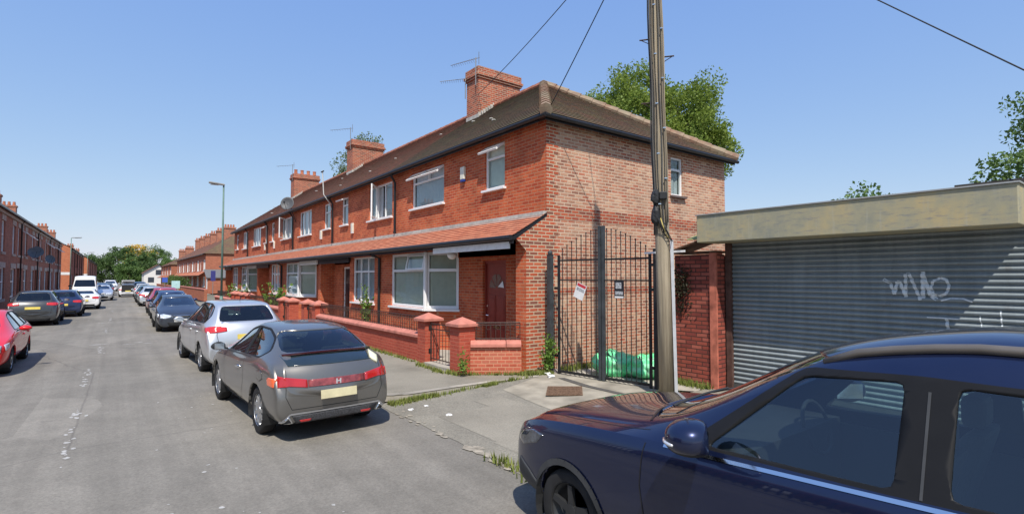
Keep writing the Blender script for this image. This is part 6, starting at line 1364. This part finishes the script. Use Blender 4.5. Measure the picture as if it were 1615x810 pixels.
def dress(c, root, kind, plate_front=WPL):
    H_ = {'mpv': (.92, 1.06), 'hatch': (.78, .92), 'saloon': (.72, .88)}[kind]; zb, zt = H_; hb = {'mpv': (.62, .80), 'hatch': (.58, .74), 'saloon': (.56, .70)}[kind]
    nose, tail = c.sp['S'][0]['y'], c.sp['S'][-1]['y']
    c.twin('B', [(.46, zt - .02), (.70, zt), (.80, zt - .01), (.80, zb), (.60, zb + .01), (.46, zb + .03)], 'tail_light', LRED, root, off=.012)
    for v in 'LR':
        c.patch(v, [(tail + .10, zb + .0), (tail + .12, zt), (tail + .34, zt - .02), (tail + .28, zb + .03)], 'side_tail_light', LRED, root, off=.008, dense=3, rings=3)
        c.patch(v, [(nose - .20, hb[0] + .02), (nose - .24, hb[1]), (nose - .48, hb[1] + .03), (nose - .42, hb[0] + .07)], 'side_headlight', LCLR, root, off=.006, dense=3, rings=3)
    c.twin('F', [(.36, hb[1] - .06), (.62, hb[1]), (.74, hb[1] - .02), (.74, hb[0]), (.56, hb[0] - .02), (.38, hb[0] + .03)], 'headlight', LCLR, root, off=.012)
    c.patch('F', [(-.32, hb[1] - .06), (.32, hb[1] - .06), (.28, hb[0] + .02), (-.28, hb[0] + .02)], 'grille', PLAST, root, off=.008)
    c.patch('F', [(-.50, .40), (.50, .40), (.44, .28), (-.44, .28)], 'lower_intake', PLAST, root, off=.008)
    c.line('F', [(-.3, hb[1] - .07), (.3, hb[1] - .07)], 'grille_trim', CHROME, root, w=.018, off=.012)
    c.patch('F', [(-.26, .53), (.26, .53), (.26, .42), (-.26, .42)], 'number_plate', plate_front, root, off=.02, thick=0)
    q, nn = c.cast('B', 0, zb - .1); m = MB(); m.prism([(-.26, q.y - .014, zb - .15), (.26, q.y - .014, zb - .15), (.26, q.y + .0, zb - .04), (-.26, q.y + .0, zb - .04)], (0, -.008, 0)); m.build('number_plate', YEL, root, local=True)
    c.line('B', [(-.62, zt + .08), (-.66, zb - .05), (-.6, .54), (.6, .54), (.66, zb - .05), (.62, zt + .08)], 'tailgate_gap', BLACK, root, w=.01)
    c.patch('B', [(-.62, .36), (.62, .36), (.58, .27), (-.58, .27)], 'bumper_insert', PLAST, root, off=.006)
    b = c.sp['belt']
    for v in 'LR':
        c.line(v, [(.70, b - .06), (.72, .62), (.62, .33), (-.30, .33), (-.30, b - .04)], 'door_gap', BLACK, root, w=.01); c.line(v, [(-.30, .33), (-.86, .33), (-1.0, .62), (-1.02, b - .04)], 'door_gap', BLACK, root, w=.01)
        c.line(v, [(.62, b - .02), (-1.35, b + .03)], 'window_trim', BLACK if kind != 'mpv' else BLACK, root, w=.022, off=.005)
        for y in (-.18, -.98): c.patch(v, [(y, b - .13), (y - .2, b - .12), (y - .2, b - .155), (y, b - .165)], 'door_handle', root_mat(root), root, off=.022, dense=2, rings=2)
def root_mat(root): return [x for x in root.children if x.name.startswith('body')][0].data.materials[0]

SILV = paint('silver_metallic', (.66, .67, .68), .7, .32, dusty=.03)
MPV = Car(generic('mpv')); mpv = MPV.build('parked_car', 'silver compact people carrier parked directly ahead of the nearest grey hatchback', SILV); dress(MPV, mpv, 'mpv')
m = MB(); m.tube([(0, -1.2, 1.6), (0, -1.38, 1.72)], .006, 5); m.build('roof_aerial', PLAST, mpv, local=True)
HAT = Car(generic('hatch')); hat = HAT.build('parked_car', 'dark blue-grey hatchback facing the camera beyond the silver people carrier', paint('dark_slate_metallic', (.055, .065, .085), .6, .35)); dress(HAT, hat, 'hatch')
SAL = Car(generic('saloon')); sal = SAL.build('parked_car', 'white saloon seen from behind in front of the white van on the left', paint('gloss_white', (.72, .73, .75), .0, .35, dusty=.01)); dress(SAL, sal, 'saloon')
def recolour(root, mat):
    old = root_mat(root)
    for o in list(root.children) + [g for c in root.children for g in c.children]:
        if o.type == 'MESH' and old.name in [m_.name for m_ in o.data.materials if m_]:
            o.data = o.data.copy()
            for i, m_ in enumerate(o.data.materials):
                if m_ == old: o.data.materials[i] = mat
def put(src, x, y, face, label, mat=None, s=.96, rz=0, name=None):
    r = dup(src, (x, y, -.1), (0 if face > 0 else math.pi) + R(rz), label, 'cars parked along the street'); r.scale = (s, s, s)
    if mat: recolour(r, mat)
    return r
def setc(r, x, y, face, s=.96, rz=0): r.location = (x, y, -.1); r.rotation_euler.z = (0 if face > 0 else math.pi) + R(rz); r.scale = (s, s, s)
BLK = paint('near_black_metallic', (.02, .021, .024), .5, .35); NAVY = paint('navy_metallic', (.015, .03, .09), .5, .35); REDP = paint('bright_red', (.70, .012, .014), .0, .35, dusty=.0)
MAR = paint('maroon_red', (.38, .035, .05), .2, .4); WHT = root_mat(sal); DGR = paint('dark_grey_metallic', (.06, .062, .065), .6, .35); LBL = paint('mid_blue_metallic', (.06, .12, .25), .6, .4)
setc(mpv, 2.30, 14.95, 1, .97, 3.2); setc(hat, 2.08, 25.75, -1, .93); setc(sal, -1.62, 46.0, 1, .96)
put(hat, -2.62, 17.2, -1, 'bright red hatchback facing the camera, cut off by the left edge', REDP, 1.0).scale = (1, 1, .9)
put(mpv, -2.78, 32.2, 1, 'dark grey people carrier seen from behind on the left, yellow plate', DGR, .95)
put(hat, -2.2, 38.0, 1, 'navy hatchback seen from behind, just right of the dark grey people carrier', NAVY, .97)
put(hat, -.95, 61.5, -1, 'silver hatchback facing the camera on the left, right of the white van', SILV, .97)
put(mpv, -1.2, 70, 1, 'blue people carrier beyond the silver hatchback on the left', LBL, .95)
put(hat, -.9, 78, 1, 'dark hatchback in the distance on the left, past the blue one', BLK, .95)
put(hat, -.9, 86, 1, 'grey hatchback in the distance on the left, past the dark one', DGR, .95)
put(mpv, -.6, 100, -1, 'small distant white people carrier on the left with a black windscreen', WHT, 1.05)
put(hat, 2.25, 31.0, -1, 'dark navy hatchback behind the slate one, right-hand row', NAVY, .97)
put(mpv, 2.3, 36.2, -1, 'maroon red people carrier, third in the right-hand row facing the camera', MAR, .95)
put(sal, 2.75, 41.8, -1, 'white saloon peeping out right of the maroon roof', WHT, .97)
put(hat, 2.2, 48.0, 1, 'silver hatchback beyond the maroon people carrier, right-hand row', SILV, .97)
put(hat, 2.2, 54.5, 1, 'dark green-grey hatchback past the silver one, right-hand row', paint('dark_teal_metallic', (.03, .07, .08), .5, .35), .97)
put(sal, 2.3, 62.0, 1, 'white saloon seen from behind far down the right-hand row', WHT, .95)
put(hat, 2.4, 70.5, 1, 'small distant silver hatchback near the end of the right-hand row', SILV, .97)
put(mpv, 2.4, 80, 1, 'small distant blue people carrier near the end of the right-hand row', LBL, .97)
put(hat, 2.4, 92, 1, 'tiny distant red hatchback near the end of the right-hand row', MAR, .97)
# white hatchback stopped in the road with its boot open
bo = put(hat, 1.1, 71, 1, 'white hatchback stopped in the road with its tailgate open', WHT, .93)
t_ = bo; m = MB(); m.prism([(-.62, -1.35, 1.46), (.62, -1.35, 1.46), (.60, -2.25, 1.86), (-.60, -2.25, 1.86)], (0, .02, .05)); m.build('tailgate', WHT, t_, local=True)
m = MB(); m.box(-.60, .60, -2.13, -1.9, .62, 1.38); m.build('boot_interior', DARKI, t_, local=True)
# white van on the left
VAN = Car(dict(S=[st(2.45, .84, .70, .86, .92, zs=.3, cr=.03), st(2.35, .93, .76, 1.0, 1.08, cr=.05), st(2.0, .97, .82, 1.18, 1.30, cr=.05), st(1.55, .97, .76, 1.35, 2.02, yb=1.62, yu=1.25, cr=.08, bow=.08), st(1.15, .97, .74, 1.40, 2.30, yu=.95, cr=.09, bow=.06),
    st(.75, .97, .76, 1.40, 2.42, yu=.65, cr=.09), st(.62, .97, .76, 1.40, 2.43, cr=.09, yu=.55), st(-1.2, .97, .78, 1.40, 2.45, cr=.09), st(-2.4, .97, .78, 1.40, 2.43, cr=.09), st(-2.5, .95, .76, 1.38, 2.38, cr=.09)],
    glass=[], win=[[(1.50,1.47),(1.15,2.0),(.7,2.02),(.7,1.47)]], dlo=[(1.58,1.43),(1.15,2.04),(.66,2.06),(.66,1.43)], ws=[(-.78,1.42),(.78,1.42),(.68,2.05),(-.68,2.05)], wf=1.55, wb=-1.5, wr=.35, belt=1.3, hw=.97, cab=(1.6, .3), seat=(1.0, .7), mir=(1.5, 1.5, .1), spokes=5, blackmir=1))
van = VAN.build('parked_van', 'white high-roofed panel van facing the camera among the cars on the left', paint('van_white', (.70, .70, .69), 0, .4, dusty=.02), group=None, cat='van', seats=False)
VAN.patch('F', [(-.5, 1.02), (.5, 1.02), (.45, .86), (-.45, .86)], 'grille', PLAST, van); VAN.twin('F', [(.55, 1.1), (.84, 1.12), (.84, .86), (.6, .86)], 'headlight', LCLR, van); VAN.patch('F', [(-.7, .62), (.7, .62), (.7, .4), (-.7, .4)], 'bumper', PLAST, van, off=.02); VAN.patch('F', [(-.26, .6), (.26, .6), (.26, .49), (-.26, .49)], 'number_plate', WPL, van, off=.035)
setc(van, -2.05, 58.5, -1, .92)

# ---- navy SUV in the foreground
SUVW = .90
NV = paint('deep_navy_metallic', (.009, .016, .055), .55, .28, dusty=.012)
SV_ = (dict(S=[st(2.68, .70, .50, .70, .76, zs=.30, cr=.02, zm=.45), st(2.56, .80, .60, .84, .90, zs=.26, cr=.04), st(2.25, .875, .66, .93, 1.00, cr=.05, zs=.25), st(1.70, .90, .70, 1.0, 1.08, cr=.06, zs=.25), st(1.18, .90, .72, 1.035, 1.13, cr=.06, bow=.12, zs=.25), 
    st(.82, .90, .655, 1.05, 1.37, yb=.92, yu=.72, cr=.08, bow=.10), st(.60, .90, .60, 1.06, 1.73, yb=.66, yu=.20, cr=.15, bow=.08), st(-.40, .90, .61, 1.12, 1.84, yb=-.36, yu=-.42, cr=.20), st(-.58, .90, .61, 1.125, 1.845, yb=-.52, yu=-.56, cr=.20),
    st(-1.75, .90, .60, 1.17, 1.84, yb=-1.62, yu=-1.55, cr=.20), st(-1.85, .90, .60, 1.175, 1.835, yb=-1.74, yu=-1.66, cr=.20), st(-2.4, .89, .58, 1.20, 1.65, yb=-2.2, yu=-2.1, cr=.05), st(-2.58, .88, .58, 1.18, 1.60, yb=-2.45, yu=-2.3, cr=.05), st(-2.78, .87, .68, 1.12, 1.18, yb=-2.7, yu=-2.75, cr=.03, bow=-.05), st(-2.85, .85, .70, .85, .9, yu=-2.84, cr=.02, bow=-.05), st(-2.86, .82, .66, .60, .64, yu=-2.86, cr=.02)],
    glass=[], win=[[(.70,1.10),(.24,1.56),(-.24,1.60),(-.24,1.14)],[(-.44,1.155),(-.44,1.605),(-1.5,1.60),(-1.55,1.195)],[(-1.66,1.20),(-1.62,1.55),(-2.0,1.49),(-2.15,1.24)]], dlo=[(.86,1.075),(.25,1.60),(-.3,1.635),(-1.65,1.63),(-2.04,1.52),(-2.22,1.215),(-.2,1.115)], ws=[(-.665,1.13),(.665,1.13),(.50,1.66),(-.50,1.66)], rw=[(-.58,1.24),(.58,1.24),(.5,1.56),(-.5,1.56)], rwy=-1.9, wf=1.85, wb=-1.75, wr=.315, arch=.035, belt=1.09, hw=.90, cab=(1.0, -2.3), seat=(-.05, -1.1), mir=(.70, 1.18, .1), sub=3, spokes=5))
def short(y): return y if y > -.6 else -.6 + (y + .6) * .75
for s_ in SV_['S']:
    for k_ in ('y', 'yb', 'yu'):
        if k_ in s_: s_[k_] = short(s_[k_])
SV_['win'] = [[(short(a), b) for a, b in P] for P in SV_['win']]; SV_['dlo'] = [(short(a), b) for a, b in SV_['dlo']]; SV_['wb'] = short(SV_['wb']); SV_['rwy'] = -1.55; SV_['cab'] = (1.0, -1.85)
SV = Car(SV_)
sv = SV.build('parked_car', 'deep navy SUV filling the lower right foreground, roof rails and chrome window line', NV, group='cars parked along the street', glassm=glass('suv_glass', (.66, .80, .78), .08, 2.1), wheelmat=plain('dark_alloy', (.05, .052, .055), .4, .5))
CLD = plain('grey_cladding', (.05, .052, .055), .6, var=.2)
for v in 'LR':
    for wy in (1.85, SV_['wb']):
        SV.line(v, [(wy + math.cos(a) * .375, ( .315 + math.sin(a) * .375)) for a in [math.pi * (k / 16) for k in range(17)]], 'arch_cladding', CLD, sv, w=.05, off=.010, step=.03)
    SV.line(v, [(1.35, .30), (-1.0, .30)], 'sill_cladding', CLD, sv, w=.15, off=.012)
    SV.line(v, [(.98, 1.035), (.6, 1.05), (-.4, 1.108), (-1.45, 1.155), (-1.78, 1.18)], 'chrome_window_line', CHROME, sv, w=.022, off=.006)
    SV.line(v, [(1.12, 1.02), (1.14, .75), (1.08, .38), (-.46, .38), (-.46, 1.1)], 'door_gap', BLACK, sv, w=.008, step=.025)
    SV.line(v, [(-.46, .38), (-1.0, .38), (-1.2, .7), (-1.40, 1.15)], 'door_gap', BLACK, sv, w=.008, step=.025)
    for y in (-.22, -1.08): SV.patch(v, [(y, .93), (y - .24, .95), (y - .24, .91), (y, .89)], 'door_handle', CHROME, sv, off=.03, dense=3, rings=3)
    SV.patch(v, [(2.46, .79), (2.54, .71), (2.44, .68), (2.22, .75), (2.14, .83), (2.28, .84)], 'headlight', plain('smoked_lamp', (.10, .11, .13), .08, .5, coat=1, var=.6, scale=25), sv, off=.006, dense=6)
    SV.line(v, [(-.345, 1.13), (-.34, 1.57)], 'door_gap', CLD, sv, w=.012, off=.003)
    SV.patch(v, [(2.50, .56), (2.56, .40), (2.50, .28), (2.24, .28), (2.22, .42), (2.34, .50)], 'bumper_corner', CLD, sv, off=.008)
for sx in (-1, 1):
    m = MB(); pts = []
    for k in range(15):
        q, nn = SV.cast('T', sx * .50, short(.16 - 2.3 * k / 14)); pts.append(q + Vector((0, 0, .016 if 0 < k < 14 else -.01)))
    m.tube(pts, .024, 8); m.build('roof_rail', plain('satin_grey_rail', (.16, .14, .12), .4, .4), sv, local=True, smooth=True)
SV.patch('F', [(-.42, .80), (.42, .80), (.36, .62), (-.36, .62)], 'grille', PLAST, sv, off=.006); SV.patch('F', [(-.5, .52), (.5, .52), (.45, .36), (-.45, .36)], 'lower_intake', CLD, sv, off=.006); SV.patch('F', [(-.26, .6), (.26, .6), (.26, .49), (-.26, .49)], 'number_plate', WPL, sv, off=.02)
SV.line('T', [(-.66, 1.22), (-.4, 1.33), (0, 1.37), (.4, 1.33), (.66, 1.22)], 'bonnet_gap', BLACK, sv, w=.02, off=.003)
SV.line('T', [(-.76, 1.15), (-.72, 1.9), (-.60, 2.4), (-.45, 2.53), (.45, 2.53), (.60, 2.4), (.72, 1.9), (.76, 1.15)], 'bonnet_gap', BLACK, sv, w=.007, off=.0015, step=.04)
for (x0, x1) in ((-.45, .12), (.08, .58)):
    m = MB(); pp = []
    for k in range(9):
        f = k / 8; q, nn = SV.cast('T', x0 + (x1 - x0) * f, 1.20 - .10 * f - .05 * abs(x0 + (x1 - x0) * f)); pp.append(q + nn * .022)
    m.tube(pp, .009, 5); m.build('wiper', PLAST, sv, local=True)
for o in [c_ for c_ in sv.children if c_.name.startswith('door_mirror')]:
    for g_ in list(o.children): bpy.data.objects.remove(g_)
    bpy.data.objects.remove(o)
for sx in (-1, 1):
    cm = Vector((sx * 1.04, .64, 1.20)); m = MB(); nb_ = Vector((-sx * .62, -.78, 0)).normalized(); n_, k_ = 28, 18
    for a in range(k_ + 1):
        ph = math.pi * a / k_
        for b in range(n_):
            t_ = 2 * math.pi * b / n_; d = Vector((math.sin(ph) * math.cos(t_), math.sin(ph) * math.sin(t_), math.cos(ph))); se = lambda x, e: math.copysign(abs(x) ** e, x)
            v = Vector((se(d.x, .85) * .17, se(d.y, .9) * .135, se(d.z, .85) * (.108 if d.z > 0 else .092)))
            v.z *= 1 - .28 * max(0, -v.x * sx) / .17; dd_ = v.dot(nb_)
            if dd_ > .07: v -= nb_ * (dd_ - .07)
            m.v.append(cm + v)
    for a in range(k_):
        for b in range(n_):
            q = (a * n_ + b, a * n_ + (b + 1) % n_, (a + 1) * n_ + (b + 1) % n_, (a + 1) * n_ + b); m.f.append(q); m.mi.append(1 if a > k_ * .62 else 0)
    mr = m.build('door_mirror', [NV, PLAST], sv, local=True, smooth=True, weld=True)
    m = MB(); m.tube([(sx * .88, .74, 1.085), (sx * .95, .73, 1.12), (sx * .99, .72, 1.15)], [.05, .04, .04], 10); m.build('mirror_stalk', PLAST, mr, local=True, smooth=True)
    m = MB(); pp = []
    for k in range(13):
        an = math.pi * (.36 + .62 * k / 12) if sx < 0 else math.pi * (.64 - .62 * k / 12); cx2, sy2 = math.cos(an), math.sin(an); se = lambda x, e: math.copysign(abs(x) ** e, x)
        pp.append(cm + Vector((se(cx2, .85) * .1705, se(sy2, .9) * .1355, -.014)))
    m.tube(pp, [.004] + [.010] * 11 + [.006], 8); m.build('indicator_lens', plain('clear_indicator', (.75, .76, .78), .12, .5, coat=1), mr, local=True, smooth=True)
    m = MB(); P0 = cm + nb_ * .072; tt = Vector((-nb_.y, nb_.x, 0)); m.quad(*[P0 + tt * a + Z * b for a, b in ((-.10, -.055), (.10, -.055), (.10, .06), (-.10, .06))]); m.build('mirror_glass', CHROME, mr, local=True)
sv.location = (3.64, 1.10, -.1)
